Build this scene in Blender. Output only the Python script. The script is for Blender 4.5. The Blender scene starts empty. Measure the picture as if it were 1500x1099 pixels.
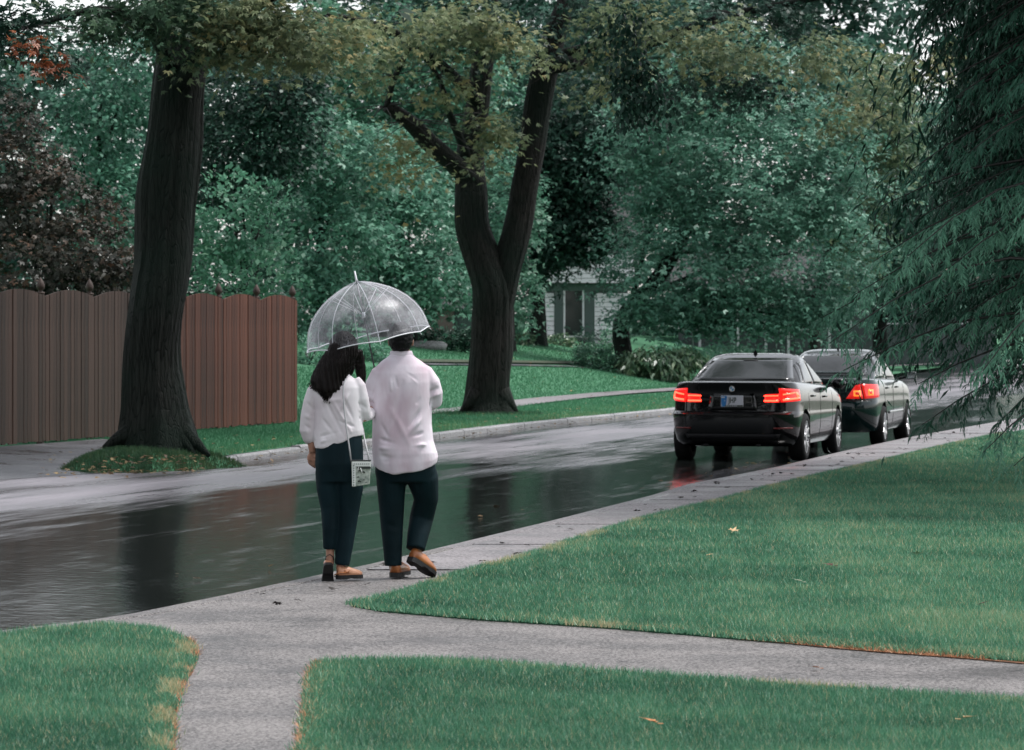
import bpy, bmesh, math, random
import numpy as np
from mathutils import Vector, Matrix, Euler
from mathutils.bvhtree import BVHTree

SC = bpy.context.scene
COL = SC.collection
F = 5600.0          # focal length in photo pixels (photo 1500 wide)
H = 1.9             # camera height
HY = 474.0          # horizon row in the photo
R = math.radians
rng = np.random.default_rng(7)
random.seed(7)

# ------------------------------------------------------------------ camera
cam = bpy.data.cameras.new('camera')
cam.sensor_width = 36.0; cam.sensor_fit = 'HORIZONTAL'
cam.lens = F / 1500 * 36
cam.shift_y = -(549.5 - HY) / 1500
cam.clip_start = 0.5; cam.clip_end = 3000
cam.dof.use_dof = True; cam.dof.focus_distance = 29.0; cam.dof.aperture_fstop = 9.0
camo = bpy.data.objects.new('camera', cam)
camo.location = (0, 0, H); camo.rotation_euler = (R(90), 0, 0)
COL.objects.link(camo); SC.camera = camo

# ------------------------------------------------------------------ sky, sun, exposure
SUN_EL, SUN_AZ = 64.0, 78.0      # azimuth measured from +Y clockwise
world = bpy.data.worlds.new('World'); SC.world = world; world.use_nodes = True
nt = world.node_tree; nt.nodes.clear()
sky = nt.nodes.new('ShaderNodeTexSky'); sky.sky_type = 'NISHITA'; sky.sun_disc = False
sky.sun_elevation = R(SUN_EL); sky.sun_rotation = R(SUN_AZ)
sky.air_density = 1.0; sky.dust_density = 1.2; sky.ozone_density = 1.0
hsv = nt.nodes.new('ShaderNodeHueSaturation'); hsv.inputs['Saturation'].default_value = 0.22
bgn = nt.nodes.new('ShaderNodeBackground'); bgn.inputs['Strength'].default_value = 0.115
outw = nt.nodes.new('ShaderNodeOutputWorld')
nt.links.new(sky.outputs[0], hsv.inputs['Color']); nt.links.new(hsv.outputs[0], bgn.inputs['Color'])
nt.links.new(bgn.outputs[0], outw.inputs['Surface'])
sl = bpy.data.lights.new('sun', 'SUN'); sl.energy = 1.5; sl.angle = R(14); sl.color = (1.0, 0.97, 0.95)
so = bpy.data.objects.new('sun', sl); COL.objects.link(so)
_el, _az = R(SUN_EL), R(SUN_AZ)
_d = Vector((math.sin(_az) * math.cos(_el), math.cos(_az) * math.cos(_el), math.sin(_el)))
so.rotation_euler = _d.to_track_quat('Z', 'Y').to_euler(); so.location = (0, -20, 40)
SC.view_settings.view_transform = 'Standard'; SC.view_settings.look = 'None'
SC.view_settings.exposure = 1.2; SC.view_settings.gamma = 1.0
SC.view_settings.use_curve_mapping = False
SC.cycles.use_denoising = True
SC.cycles.max_bounces = 8; SC.cycles.diffuse_bounces = 3; SC.cycles.glossy_bounces = 3
SC.cycles.transparent_max_bounces = 12; SC.cycles.transmission_bounces = 4
SC.cycles.caustics_reflective = False; SC.cycles.caustics_refractive = False
SC.cycles.sample_clamp_indirect = 4.0

# ------------------------------------------------------------------ places
def G(px, py, z=0.12):
    "photo pixel on a level at height z -> world x, y"
    s = (py - HY) / (H - z)
    return ((px - 750) / s, F / s)
def P(px, py, D):
    return Vector(((px - 750) / F * D, D, H - (py - HY) / F * D))

_near = [G(-400, 975), G(-60, 932), G(90, 914), G(170, 905), G(330, 872), G(550, 825), G(650, 801), G(800, 765), G(950, 727), G(1010, 709),
         G(1130, 686), G(1240, 660), G(1330, 641), G(1460, 618)]
ND = np.array([p[1] for p in _near]); NX = np.array([p[0] for p in _near])
ND = np.append(ND, [90.0, 140.0, 400.0]); NX = np.append(NX, [NX[-1] + .30 * (90 - ND[len(NX)-1]), 0, 0])
NX[-2] = NX[-3] + 50 * .33; NX[-1] = NX[-2] + 260 * .33
ND = np.insert(ND, 0, 4.0); NX = np.insert(NX, 0, NX[0] - 9.0)
_far = [G(-260, 712, .075), G(-20, 700, .075), G(170, 688, .075), G(255, 680, .075), G(310, 671.5, .075), G(450, 653, .075), G(640, 636, .075), G(760, 621, .075), G(980, 600, .075)]
FD = np.array([p[1] for p in _far]); FX = np.array([p[0] for p in _far])
FD = np.append(FD, [146.0, 400.0]); FX = np.append(FX, [15.4, 64.0])
FD = np.insert(FD, 0, 4.0); FX = np.insert(FX, 0, FX[0] - .25 * (FD[1] - 4))
def nx(d): return np.interp(d, ND, NX)
def fx(d): return np.interp(d, FD, FX)
def gz(x, d):
    "height of the ground on the far side of the road / level on the near side"
    t = (fx(d) - np.asarray(x, float)) * .97
    z = 0.075 + (0.17 * np.clip(t - 4.6, 0, 7.4) + .012 * np.clip(t - 12, 0, 80)) * np.clip((np.asarray(d, float) - 56) / 22, 0, 1)
    return np.where(t > 0, z, 0.0 + 0.12 * (np.asarray(x) > nx(d)))
def gnd(px, py):
    "photo pixel on the sloping far ground"
    d = 60.0
    lo, hi = 40.0, 260.0
    for _ in range(40):
        d = (lo + hi) / 2
        z = float(gz((px - 750) / F * d, d))
        y = HY + (H - z) / d * F
        if y > py: lo = d
        else: hi = d
    x = (px - 750) / F * d
    return x, d, float(gz(x, d))

# ------------------------------------------------------------------ object helpers
def tag(o, label=None, cat=None, group=None, kind=None):
    if label: o['label'] = label
    if cat: o['category'] = cat
    if group: o['group'] = group
    if kind: o['kind'] = kind
    return o
def empty(name, loc, rz=0.0, label=None, cat=None, group=None):
    o = bpy.data.objects.new(name, None); o.location = loc; o.rotation_euler = (0, 0, rz)
    o.empty_display_size = .2
    COL.objects.link(o); return tag(o, label, cat, group)
def link(name, me, parent=None, mats=(), smooth=None):
    o = bpy.data.objects.new(name, me); COL.objects.link(o)
    if mats and not me.materials:
        for m in (mats if isinstance(mats, (list, tuple)) else [mats]): me.materials.append(m)
    if smooth is not None and len(me.polygons):
        me.polygons.foreach_set('use_smooth', [smooth] * len(me.polygons))
    if parent is not None: o.parent = parent
    return o
def copy_tree(o, parent=None):
    c = o.copy(); COL.objects.link(c); c.parent = parent
    for ch in o.children: copy_tree(ch, c)
    return c
def npmesh(name, V, Fc, attr=None, mi=None):
    me = bpy.data.meshes.new(name)
    V = np.ascontiguousarray(V, dtype=np.float32); Fc = np.ascontiguousarray(Fc, dtype=np.int32)
    m, k = Fc.shape
    me.vertices.add(len(V)); me.vertices.foreach_set('co', V.ravel())
    me.loops.add(m * k); me.loops.foreach_set('vertex_index', Fc.ravel())
    me.polygons.add(m); me.polygons.foreach_set('loop_start', np.arange(0, m * k, k, dtype=np.int32))
    if mi is not None: me.polygons.foreach_set('material_index', np.ascontiguousarray(mi, dtype=np.int32))
    if attr is not None:
        a = me.attributes.new('v', 'FLOAT', 'FACE'); a.data.foreach_set('value', np.ascontiguousarray(attr, dtype=np.float32))
    me.update(calc_edges=True); return me
class MB:
    "collects simple shapes into one mesh"
    def __init__(s): s.v = []; s.f = []; s.mi = []; s.cur = 0
    def add(s, V, Fs):
        b = len(s.v); s.v += [tuple(p) for p in V]
        for f in Fs: s.f.append([i + b for i in f]); s.mi.append(s.cur)
        return s
    def box(s, x0, x1, y0, y1, z0, z1):
        V = [(x, y, z) for z in (z0, z1) for y in (y0, y1) for x in (x0, x1)]
        return s.add(V, [(0, 2, 3, 1), (4, 5, 7, 6), (0, 1, 5, 4), (2, 6, 7, 3), (0, 4, 6, 2), (1, 3, 7, 5)])
    def tube(s, pts, rad, n=8, cap=True, sq=1.0, wob=None):
        pts = [Vector(p) for p in pts]; L = len(pts)
        if not isinstance(rad, (list, tuple)): rad = [rad] * L
        V = []; side = None
        for i, p in enumerate(pts):
            t = (pts[min(i + 1, L - 1)] - pts[max(i - 1, 0)]).normalized()
            if side is None:
                side = t.cross(Vector((0, 1, 0)));
                if side.length < .1: side = t.cross(Vector((1, 0, 0)))
            side = (side - t * side.dot(t)).normalized(); up = side.cross(t)
            for k in range(n):
                a = 2 * math.pi * k / n
                r = rad[i] * (wob(a, i) if wob else 1)
                V.append(p + side * math.cos(a) * r + up * math.sin(a) * r * sq)
        Fs = [(i * n + k, i * n + (k + 1) % n, (i + 1) * n + (k + 1) % n, (i + 1) * n + k) for i in range(L - 1) for k in range(n)]
        if cap: Fs += [tuple(range(n))[::-1], tuple(range((L - 1) * n, L * n))]
        return s.add(V, Fs)
    def rings(s, rings, n=24, cap=True):
        "rings: (cx, cy, cz, rx, ry[, e]) horizontal superellipse sections"
        V = []
        for r in rings:
            cx, cy, cz, rx, ry = r[:5]; e = r[5] if len(r) > 5 else 2.0
            for k in range(n):
                a = 2 * math.pi * k / n; c, q = math.cos(a), math.sin(a)
                V.append((cx + rx * math.copysign(abs(c) ** (2 / e), c), cy + ry * math.copysign(abs(q) ** (2 / e), q), cz))
        L = len(rings)
        Fs = [(i * n + k, i * n + (k + 1) % n, (i + 1) * n + (k + 1) % n, (i + 1) * n + k) for i in range(L - 1) for k in range(n)]
        if cap: Fs += [tuple(range(n))[::-1], tuple(range((L - 1) * n, L * n))]
        return s.add(V, Fs)
    def ball(s, c, r, n=12, m=8):
        c = Vector(c); r = Vector(r) if not isinstance(r, (int, float)) else Vector((r, r, r))
        return s.rings([(c.x, c.y, c.z - r.z * math.cos(math.pi * (j + .12) / (m + .24 - 1)), r.x * math.sin(math.pi * (j + .12) / (m + .24 - 1)), r.y * math.sin(math.pi * (j + .12) / (m + .24 - 1))) for j in range(m)], n)
    def mesh(s, name):
        me = bpy.data.meshes.new(name); me.from_pydata(s.v, [], s.f)
        if any(s.mi): me.polygons.foreach_set('material_index', s.mi)
        me.update(); return me
    def build(s, name, mats, parent=None, smooth=False, fixn=True, bevel=0):
        me = s.mesh(name)
        if fixn or bevel:
            bm = bmesh.new(); bm.from_mesh(me); bmesh.ops.recalc_face_normals(bm, faces=bm.faces)
            if bevel: bmesh.ops.bevel(bm, geom=list(bm.edges), offset=bevel, segments=1, affect='EDGES', clamp_overlap=True)
            bm.to_mesh(me); bm.free()
        return link(name, me, parent, mats, smooth)
def evald(o):
    dg = bpy.context.evaluated_depsgraph_get(); dg.update()
    me = bpy.data.meshes.new_from_object(o.evaluated_get(dg)); return me
def fuse(mb, voxel, smooth=3, name='fused', dec=1):
    "voxel-merge the collected closed shapes into one continuous skin"
    me = mb.mesh(name); bm = bmesh.new(); bm.from_mesh(me); bmesh.ops.recalc_face_normals(bm, faces=bm.faces); bm.to_mesh(me); bm.free()
    o = bpy.data.objects.new(name, me); COL.objects.link(o)
    r = o.modifiers.new('r', 'REMESH'); r.mode = 'VOXEL'; r.voxel_size = voxel
    if smooth:
        s = o.modifiers.new('s', 'SMOOTH'); s.factor = .5; s.iterations = smooth
    if dec < 1: q = o.modifiers.new('d', 'DECIMATE'); q.ratio = dec
    out = evald(o); bpy.data.objects.remove(o); bpy.data.meshes.remove(me); return out
def co_of(me):
    a = np.empty(len(me.vertices) * 3, dtype=np.float32); me.vertices.foreach_get('co', a); return a.reshape(-1, 3).astype(float)
def no_of(me):
    a = np.empty(len(me.vertices) * 3, dtype=np.float32); me.vertices.foreach_get('normal', a); return a.reshape(-1, 3).astype(float)
def set_co(me, V):
    me.vertices.foreach_set('co', np.ascontiguousarray(V, dtype=np.float32).ravel()); me.update()
def sn(P, f, seed=0):
    "cheap smooth noise -1..1 over points"
    P = np.asarray(P, float); o = seed * 1.7
    x, y, z = P[:, 0] * f, P[:, 1] * f, P[:, 2] * f
    return (np.sin(x * 1.0 + 1.3 * np.sin(y * .9 + o) + o) + np.sin(y * 1.1 + 1.2 * np.sin(z * .8 + 2 * o) + 2.1 * o) +
            np.sin(z * 1.2 + 1.4 * np.sin(x * .7 + 3 * o) + .7 * o) + .6 * np.sin((x + y + z) * 1.9 + o)) / 3.3

# ------------------------------------------------------------------ materials
def new_mat(name):
    m = bpy.data.materials.new(name); m.use_nodes = True; t = m.node_tree
    b = t.nodes['Principled BSDF']; return m, t, b
def N(t, typ, **kw):
    n = t.nodes.new(typ)
    for k, v in kw.items():
        if hasattr(n, k): setattr(n, k, v)
        else: n.inputs[k.replace('_', ' ')].default_value = v
    return n
def ramp(t, fac, stops):
    r = t.nodes.new('ShaderNodeValToRGB'); e = r.color_ramp.elements
    e[0].position, e[0].color = stops[0][0], (*stops[0][1], 1) if len(stops[0][1]) == 3 else stops[0][1]
    e[1].position, e[1].color = stops[-1][0], (*stops[-1][1], 1)
    for p, c in stops[1:-1]:
        q = e.new(p); q.color = (*c, 1)
    t.links.new(fac, r.inputs[0]); return r.outputs[0]
def objco(t, scale=(1, 1, 1), rot=(0, 0, 0)):
    tc = t.nodes.new('ShaderNodeTexCoord'); mp = t.nodes.new('ShaderNodeMapping')
    mp.inputs['Scale'].default_value = scale; mp.inputs['Rotation'].default_value = rot
    t.links.new(tc.outputs['Object'], mp.inputs[0]); return mp.outputs[0]
def noise(t, vec, scale, detail=4, rough=.55):
    n = t.nodes.new('ShaderNodeTexNoise'); n.inputs['Scale'].default_value = scale
    n.inputs['Detail'].default_value = detail; n.inputs['Roughness'].default_value = rough
    if vec: t.links.new(vec, n.inputs['Vector'])
    return n.outputs['Fac']
def bump(t, b, h, strength=.3, dist=.01):
    n = t.nodes.new('ShaderNodeBump'); n.inputs['Strength'].default_value = strength; n.inputs['Distance'].default_value = dist
    t.links.new(h, n.inputs['Height']); t.links.new(n.outputs[0], b.inputs['Normal']); return n
def plain(name, col, rough=.5, metal=0, spec=.5, coat=0):
    m, t, b = new_mat(name)
    b.inputs['Base Color'].default_value = (*col, 1); b.inputs['Roughness'].default_value = rough
    b.inputs['Metallic'].default_value = metal; b.inputs['Specular IOR Level'].default_value = spec
    b.inputs['Coat Weight'].default_value = coat; b.inputs['Coat Roughness'].default_value = .04
    return m
def mottled(name, c0, c1, scale=8, rough=.6, stretch=(1, 1, 1), bs=.3, bd=.01, bscale=None, detail=5, lo=.3, hi=.7, spec=.5):
    m, t, b = new_mat(name); v = objco(t, stretch)
    n = noise(t, v, scale, detail, .6)
    t.links.new(ramp(t, n, [(lo, c0), (hi, c1)]), b.inputs['Base Color'])
    b.inputs['Roughness'].default_value = rough; b.inputs['Specular IOR Level'].default_value = spec
    if bs: bump(t, b, noise(t, v, bscale or scale * 4, 6, .65), bs, bd)
    return m
def leafmat(name, c0, c1, c2=None, rough=.38, trans=.25, spec=.5):
    m, t, b = new_mat(name)
    a = t.nodes.new('ShaderNodeAttribute'); a.attribute_name = 'v'
    st = [(0.0, c0), (.6, c1)] if c2 is None else [(0.0, c0), (.55, c1), (1.0, c2)]
    if c2 is None: st = [(0.0, c0), (1.0, c1)]
    c = ramp(t, a.outputs['Fac'], st)
    t.links.new(c, b.inputs['Base Color']); b.inputs['Roughness'].default_value = rough
    b.inputs['Specular IOR Level'].default_value = spec
    if trans:
        tr = t.nodes.new('ShaderNodeBsdfTranslucent'); mx = t.nodes.new('ShaderNodeMixShader'); mx.inputs[0].default_value = trans
        t.links.new(c, tr.inputs[0]); t.links.new(b.outputs[0], mx.inputs[1]); t.links.new(tr.outputs[0], mx.inputs[2])
        t.links.new(mx.outputs[0], t.nodes['Material Output'].inputs['Surface'])
    return m
# ================================================================== GROUND, ROAD, PATHS
def sheet(name, a_of_d, b_of_d, ds, na, zf, mat, kind='structure', parent=None, uv=False):
    "strip of ground between two lines x=a(d), x=b(d)"
    ds = np.asarray(ds, float); V = []; lat = []
    for d in ds:
        xa, xb = float(a_of_d(d)), float(b_of_d(d))
        for k in range(na + 1):
            f = k / na; x = xa + (xb - xa) * (f if na < 100 else .25 * f + .75 * f ** 3); V.append((x, d, float(zf(x, d)))); lat.append(f)
    n = na + 1
    Fs = [(i * n + k, i * n + k + 1, (i + 1) * n + k + 1, (i + 1) * n + k) for i in range(len(ds) - 1) for k in range(na)]
    me = npmesh(name, np.array(V), np.array(Fs))
    if uv:
        u = me.attributes.new('lat', 'FLOAT', 'POINT'); u.data.foreach_set('value', np.array(lat, dtype=np.float32))
    o = link(name, me, parent, mat, True)
    if kind: tag(o, kind=kind)
    return o
def flat_poly(name, pts, z, mat, parent=None, kind='structure', thick=0.0):
    bm = bmesh.new(); vs = [bm.verts.new((x, y, z)) for x, y in pts]
    f = bm.faces.new(vs); bmesh.ops.recalc_face_normals(bm, faces=bm.faces)
    if f.normal.z < 0: f.normal_flip()
    if thick:
        g = bmesh.ops.extrude_face_region(bm, geom=[f])
        for v in [e for e in g['geom'] if isinstance(e, bmesh.types.BMVert)]: v.co.z -= thick
    bmesh.ops.triangulate(bm, faces=bm.faces)
    me = bpy.data.meshes.new(name); bm.to_mesh(me); bm.free()
    o = link(name, me, parent, mat)
    if kind: tag(o, kind=kind)
    return o

# --- materials of the ground
M_soil = mottled('soil_under_grass', (.028, .040, .022), (.055, .075, .040), 6, .9, bs=.5, bd=.03)
M_farturf = mottled('far_turf', (.035, .115, .062), (.070, .20, .105), 2.3, .9, bs=.35, bd=.008, bscale=150, spec=.2)
def road_material():
    m, t, b = new_mat('wet_asphalt')
    at = t.nodes.new('ShaderNodeAttribute'); at.attribute_name = 'lat'
    v = objco(t, (1, 1, 1), (0, 0, R(13.6)))          # lengthwise axis along the road
    mp = t.nodes.new('ShaderNodeMapping'); mp.inputs['Scale'].default_value = (1.0, .12, 1); t.links.new(v, mp.inputs[0])
    big = noise(t, mp.outputs[0], .75, 5, .6)
    # lat: 0 = far kerb, 1 = near kerb. the crown of the road stands proud of the water
    crown = ramp(t, at.outputs['Fac'], [(0.0, (.18,) * 3), (.07, (.20,) * 3), (.16, (.66,) * 3), (.34, (.78,) * 3), (.47, (.62,) * 3), (.60, (.20,) * 3), (.85, (.0,) * 3), (1.0, (.10,) * 3)])
    mul = t.nodes.new('ShaderNodeMath'); mul.operation = 'MULTIPLY_ADD'
    t.links.new(big, mul.inputs[0]); mul.inputs[1].default_value = 1.9; mul.inputs[2].default_value = -.95
    add = t.nodes.new('ShaderNodeMath'); add.operation = 'ADD'; add.use_clamp = True
    mpa = t.nodes.new('ShaderNodeMapping'); mpa.inputs['Scale'].default_value = (3.2, .22, 1); t.links.new(v, mpa.inputs[0])
    str_ = noise(t, mpa.outputs[0], 1.6, 6, .7); sm_ = t.nodes.new('ShaderNodeMath'); sm_.operation = 'MULTIPLY_ADD'; sm_.inputs[1].default_value = .95; sm_.inputs[2].default_value = -.50
    t.links.new(str_, sm_.inputs[0]); a2 = t.nodes.new('ShaderNodeMath'); t.links.new(mul.outputs[0], a2.inputs[0]); t.links.new(sm_.outputs[0], a2.inputs[1])
    t.links.new(crown, add.inputs[0]); t.links.new(a2.outputs[0], add.inputs[1])
    # dry = 0 puddle .. 1 drained
    dry = ramp(t, add.outputs[0], [(.12, (0, 0, 0)), (.50, (.40,) * 3), (.95, (1, 1, 1))])
    fine = noise(t, mp.outputs[0], 26, 5, .7)
    mp3 = t.nodes.new('ShaderNodeMapping'); mp3.inputs['Scale'].default_value = (2.2, .35, 1); t.links.new(v, mp3.inputs[0])
    med = noise(t, mp3.outputs[0], 2.2, 6, .68)
    mm = t.nodes.new('ShaderNodeMapRange'); mm.inputs['From Min'].default_value = .52; mm.inputs['From Max'].default_value = .68; mm.inputs['To Max'].default_value = .07; t.links.new(med, mm.inputs['Value'])
    rr = t.nodes.new('ShaderNodeMapRange'); rr.inputs['To Min'].default_value = .085; rr.inputs['To Max'].default_value = .50
    ra = t.nodes.new('ShaderNodeMath'); ra.operation = 'ADD'
    t.links.new(dry, rr.inputs['Value']); t.links.new(rr.outputs[0], ra.inputs[0]); t.links.new(mm.outputs[0], ra.inputs[1]); t.links.new(ra.outputs[0], b.inputs['Roughness'])
    cm = t.nodes.new('ShaderNodeMix'); cm.data_type = 'RGBA'
    cm.inputs[6].default_value = (.010, .013, .012, 1); cm.inputs[7].default_value = (.24, .222, .245, 1)
    t.links.new(dry, cm.inputs[0]); t.links.new(cm.outputs[2], b.inputs['Base Color'])
    b.inputs['Specular IOR Level'].default_value = .55
    # rain ripples: tiny, denser where grit stands out of the film
    v2 = objco(t, (1, 1, 1)); rip = noise(t, v2, 7.0, 3, .6); grit = noise(t, v2, 130, 3, .7)
    b1 = t.nodes.new('ShaderNodeBump'); b1.inputs['Strength'].default_value = .22; b1.inputs['Distance'].default_value = .012
    t.links.new(rip, b1.inputs['Height'])
    b2 = t.nodes.new('ShaderNodeBump'); b2.inputs['Distance'].default_value = .004
    t.links.new(grit, b2.inputs['Height']); t.links.new(b1.outputs[0], b2.inputs['Normal'])
    ms = t.nodes.new('ShaderNodeMath'); ms.operation = 'MULTIPLY_ADD'; ms.inputs[1].default_value = .55; ms.inputs[2].default_value = .05
    t.links.new(dry, ms.inputs[0]); t.links.new(ms.outputs[0], b2.inputs['Strength']); t.links.new(b2.outputs[0], b.inputs['Normal'])
    return m
M_road = road_material()
def path_material(name, c0, c1, fine=70, rough=.62):
    m, t, b = new_mat(name); v = objco(t)
    n1 = noise(t, v, 1.1, 4, .6); n2 = noise(t, v, fine, 4, .75)
    mx = t.nodes.new('ShaderNodeMath'); mx.operation = 'MULTIPLY_ADD'; mx.inputs[1].default_value = .42
    t.links.new(n1, mx.inputs[0]); sc = t.nodes.new('ShaderNodeMath'); sc.operation = 'MULTIPLY_ADD'; sc.inputs[1].default_value = 1.5; sc.inputs[2].default_value = -.50
    t.links.new(n2, sc.inputs[0]); t.links.new(sc.outputs[0], mx.inputs[2])
    t.links.new(ramp(t, mx.outputs[0], [(.36, c0), (.56, c1)]), b.inputs['Base Color'])
    t.links.new(ramp(t, n1, [(.35, (rough - .2,) * 3), (.6, (rough + .12,) * 3)]), b.inputs['Roughness'])
    bump(t, b, n2, .6, .006); return m
M_path = path_material('worn_asphalt_path', (.022, .020, .019), (.235, .220, .212), 62)
M_conc = path_material('wet_concrete', (.085, .077, .079), (.27, .25, .255), 45, .5)
M_kerb = path_material('kerb_concrete', (.12, .12, .12), (.36, .355, .36), 40, .5)
M_apron = path_material('wet_drive_asphalt', (.035, .037, .040), (.13, .13, .14), 50, .42)
M_straw = mottled('dry_straw_edge', (.30, .10, .04), (.62, .26, .13), 30, .85, bs=.6, bd=.02)

ds = np.concatenate([np.arange(4, 20, 2), np.arange(20, 75, .6), np.arange(75, 150, 2.5), [160, 190, 240, 320, 400]])
base = flat_poly('ground', [(-900, -60), (900, -60), (900, 1500), (-900, 1500)], -.30, M_soil)
def rz(x, d):
    a, b_ = fx(d), nx(d); f = (x - a) / (b_ - a); return .055 * 4 * f * (1 - f) * .5 - .0
road = sheet('road', lambda d: fx(d) - (.25 if d > 50.5 else 2.6), lambda d: nx(d) + .05, ds, 26, lambda x, d: max(-.012, .065 * (1 - ((x - (fx(d) + nx(d)) / 2) / 4.05) ** 2) - .012), M_road, uv=True)
def far_z(x, d):
    if d < 57.5 and x < (292 - 750) / F * d: return -.14
    return float(gz(x, d))
# ground behind the far kerb: first the drive apron gap on the left, then lawn
far_lawn = sheet('far_lawn', lambda d: fx(d) - .16, lambda d: fx(d) - 120, ds, 110, lambda x, d: far_z(x, d) - .004, M_farturf)
near_ground = sheet('near_ground', lambda d: nx(d) + .02, lambda d: nx(d) + 130, ds, 20, lambda x, d: .095, M_soil)

# driveway apron in front of the fence, falling from the fence line to the road
def slope_poly(name, pts, mat):
    bm = bmesh.new(); vs = [bm.verts.new(p) for p in pts]; f = bm.faces.new(vs)
    bmesh.ops.triangulate(bm, faces=[f]); bmesh.ops.recalc_face_normals(bm, faces=bm.faces)
    for q in bm.faces:
        if q.normal.z < 0: q.normal_flip()
    me = bpy.data.meshes.new(name); bm.to_mesh(me); bm.free(); return tag(link(name, me, None, mat), kind='structure')
apx = [(-300, 716, -.009), (-20, 704, -.009), (170, 692, -.009), (262, 684, -.009), (296, 676, .02), (300, 668, .13), (215, 650, .14), (150, 643, .146), (60, 650, .146), (-300, 676, .146)]
slope_poly('driveway_apron', [(*G(x, y, z), z) for x, y, z in apx], M_apron)

# --- near side: path, lawns, sidewalk
pth = [G(-120, 1200), G(150, 907), G(330, 871), G(550, 825), G(650, 801), G(740, 781), G(860, 786), G(700, 826), G(560, 872), G(1500, 940), G(2300, 985), G(2300, 1130), G(1300, 1060), G(900, 1250)]
path = flat_poly('path', pth, .118, M_path, thick=.02)
RL = [(500, 886), (520, 876), (560, 862), (600, 850), (650, 838), (700, 826), (780, 807), (850, 790), (950, 759), (1060, 733), (1130, 714), (1200, 697), (1280, 679), (1400, 650), (1470, 635), (1620, 606),
      (2500, 606), (2500, 1010), (1800, 990), (1500, 968), (1300, 952), (1100, 936), (900, 919), (700, 906), (560, 894)]
NL = [(452, 985), (462, 966), (500, 962), (600, 960), (700, 964), (800, 972), (900, 979), (1000, 986), (1200, 1001), (1500, 1020), (2000, 1050), (2000, 1400), (380, 1400), (440, 1099), (447, 1060), (450, 1020)]
LL = [(-200, 942), (-60, 930), (50, 918), (150, 909), (215, 914), (262, 925), (286, 940), (284, 962), (265, 1000), (252, 1040), (250, 1099), (235, 1400), (-600, 1400), (-600, 975)]
NL = [(x + (12 if x < 470 else 0), y + 8) for x, y in NL]; LL = [(x - (14 if x > 240 else 0), y + 8) for x, y in LL]
RL[0] = (516, 886); RL[1] = (548, 880); RL[2] = (590, 870); RL[3] = (624, 859); RL[4] = (668, 844); RL[5] = (712, 831); RL[6] = (785, 812)
M_lawnbase = mottled('mown_turf', (.016, .060, .034), (.045, .135, .075), 14, .9, bs=.5, bd=.01, bscale=120, spec=.15)
def wpoly(pp, z=.13): return [G(x, y, z) for x, y in pp]
lawns = {}
for nm, pp in (('right_lawn', RL), ('front_lawn', NL), ('left_lawn', LL)):
    lawns[nm] = wpoly(pp); flat_poly(nm, lawns[nm], .134, M_lawnbase, thick=.03)
# strip of dry straw where the right lawn meets the path
se = [(880, 917), (960, 921), (1040, 926), (1100, 933), (1180, 938), (1240, 944), (1300, 950), (1400, 957), (1500, 964), (1600, 970), (1600, 983), (1500, 973), (1420, 966), (1300, 957), (1230, 951), (1150, 943), (1090, 938), (1000, 929), (900, 921)]
M_strawsoil = mottled('bare_soil_strip', (.10, .055, .03), (.42, .19, .10), 22, .9, bs=.8, bd=.03)
flat_poly('soil_edge', wpoly(se, .12), .124, M_strawsoil)

# concrete sidewalk slabs between near kerb and lawn
lawn_edge = [G(x, y) for x, y in RL[3:16]]
LD = np.array([p[1] for p in lawn_edge]); LX = np.array([p[0] for p in lawn_edge])
side = empty('sidewalk', (0, 0, 0)); tag(side, kind='structure')
kerbn = empty('near_kerb', (0, 0, 0)); tag(kerbn, kind='structure')
def curve_piece(a, b, d0, d1, z0, z1, n=4, r=.01):
    V = []; 
    for i in range(n + 1):
        d = d0 + (d1 - d0) * i / n
        V += [(a(d), d, z0), (a(d) , d, z1 - r), (a(d) + r, d, z1), (b(d) - r, d, z1), (b(d), d, z1 - r), (b(d), d, z0)]
    Fs = [(i * 6 + k, i * 6 + k + 1, (i + 1) * 6 + k + 1, (i + 1) * 6 + k) for i in range(n) for k in range(5)] + [(0, 5, 4, 3, 2, 1), tuple(n * 6 + k for k in range(6))]
    return MB().add(V, Fs)
d = 27.6; k = 0
while d < 74:
    L = 1.55; tz = random.uniform(-.003, .004)
    curve_piece(lambda q: float(nx(q)) + .17, lambda q: float(np.interp(q, LD, LX)) + .06, d, d + L - .032, .07, .128 + tz).build('slab', M_conc, side)
    d += L
d = 20.2
while d < 76:
    L = 2.0
    curve_piece(lambda q: float(nx(q)) - .0, lambda q: float(nx(q)) + .155, d, d + L - .012, -.10, .126, 3, .018).build('kerb_stone', M_conc if d > 30 else M_path, kerbn); d += L
kerbf = empty('far_kerb', (0, 0, 0)); tag(kerbf, kind='structure')
d = 49.6
while d < 118:
    L = 1.8 if random.random() < .7 else 3.0
    tz = random.uniform(-.008, .006) - (.02 if d < 56 else 0)
    curve_piece(lambda q: float(fx(q)) - .19, lambda q: float(fx(q)) - .02, d, d + L - .03, -.10, .088 + tz, 3, .025).build('kerb_stone', M_kerb, kerbf); d += L

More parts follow.
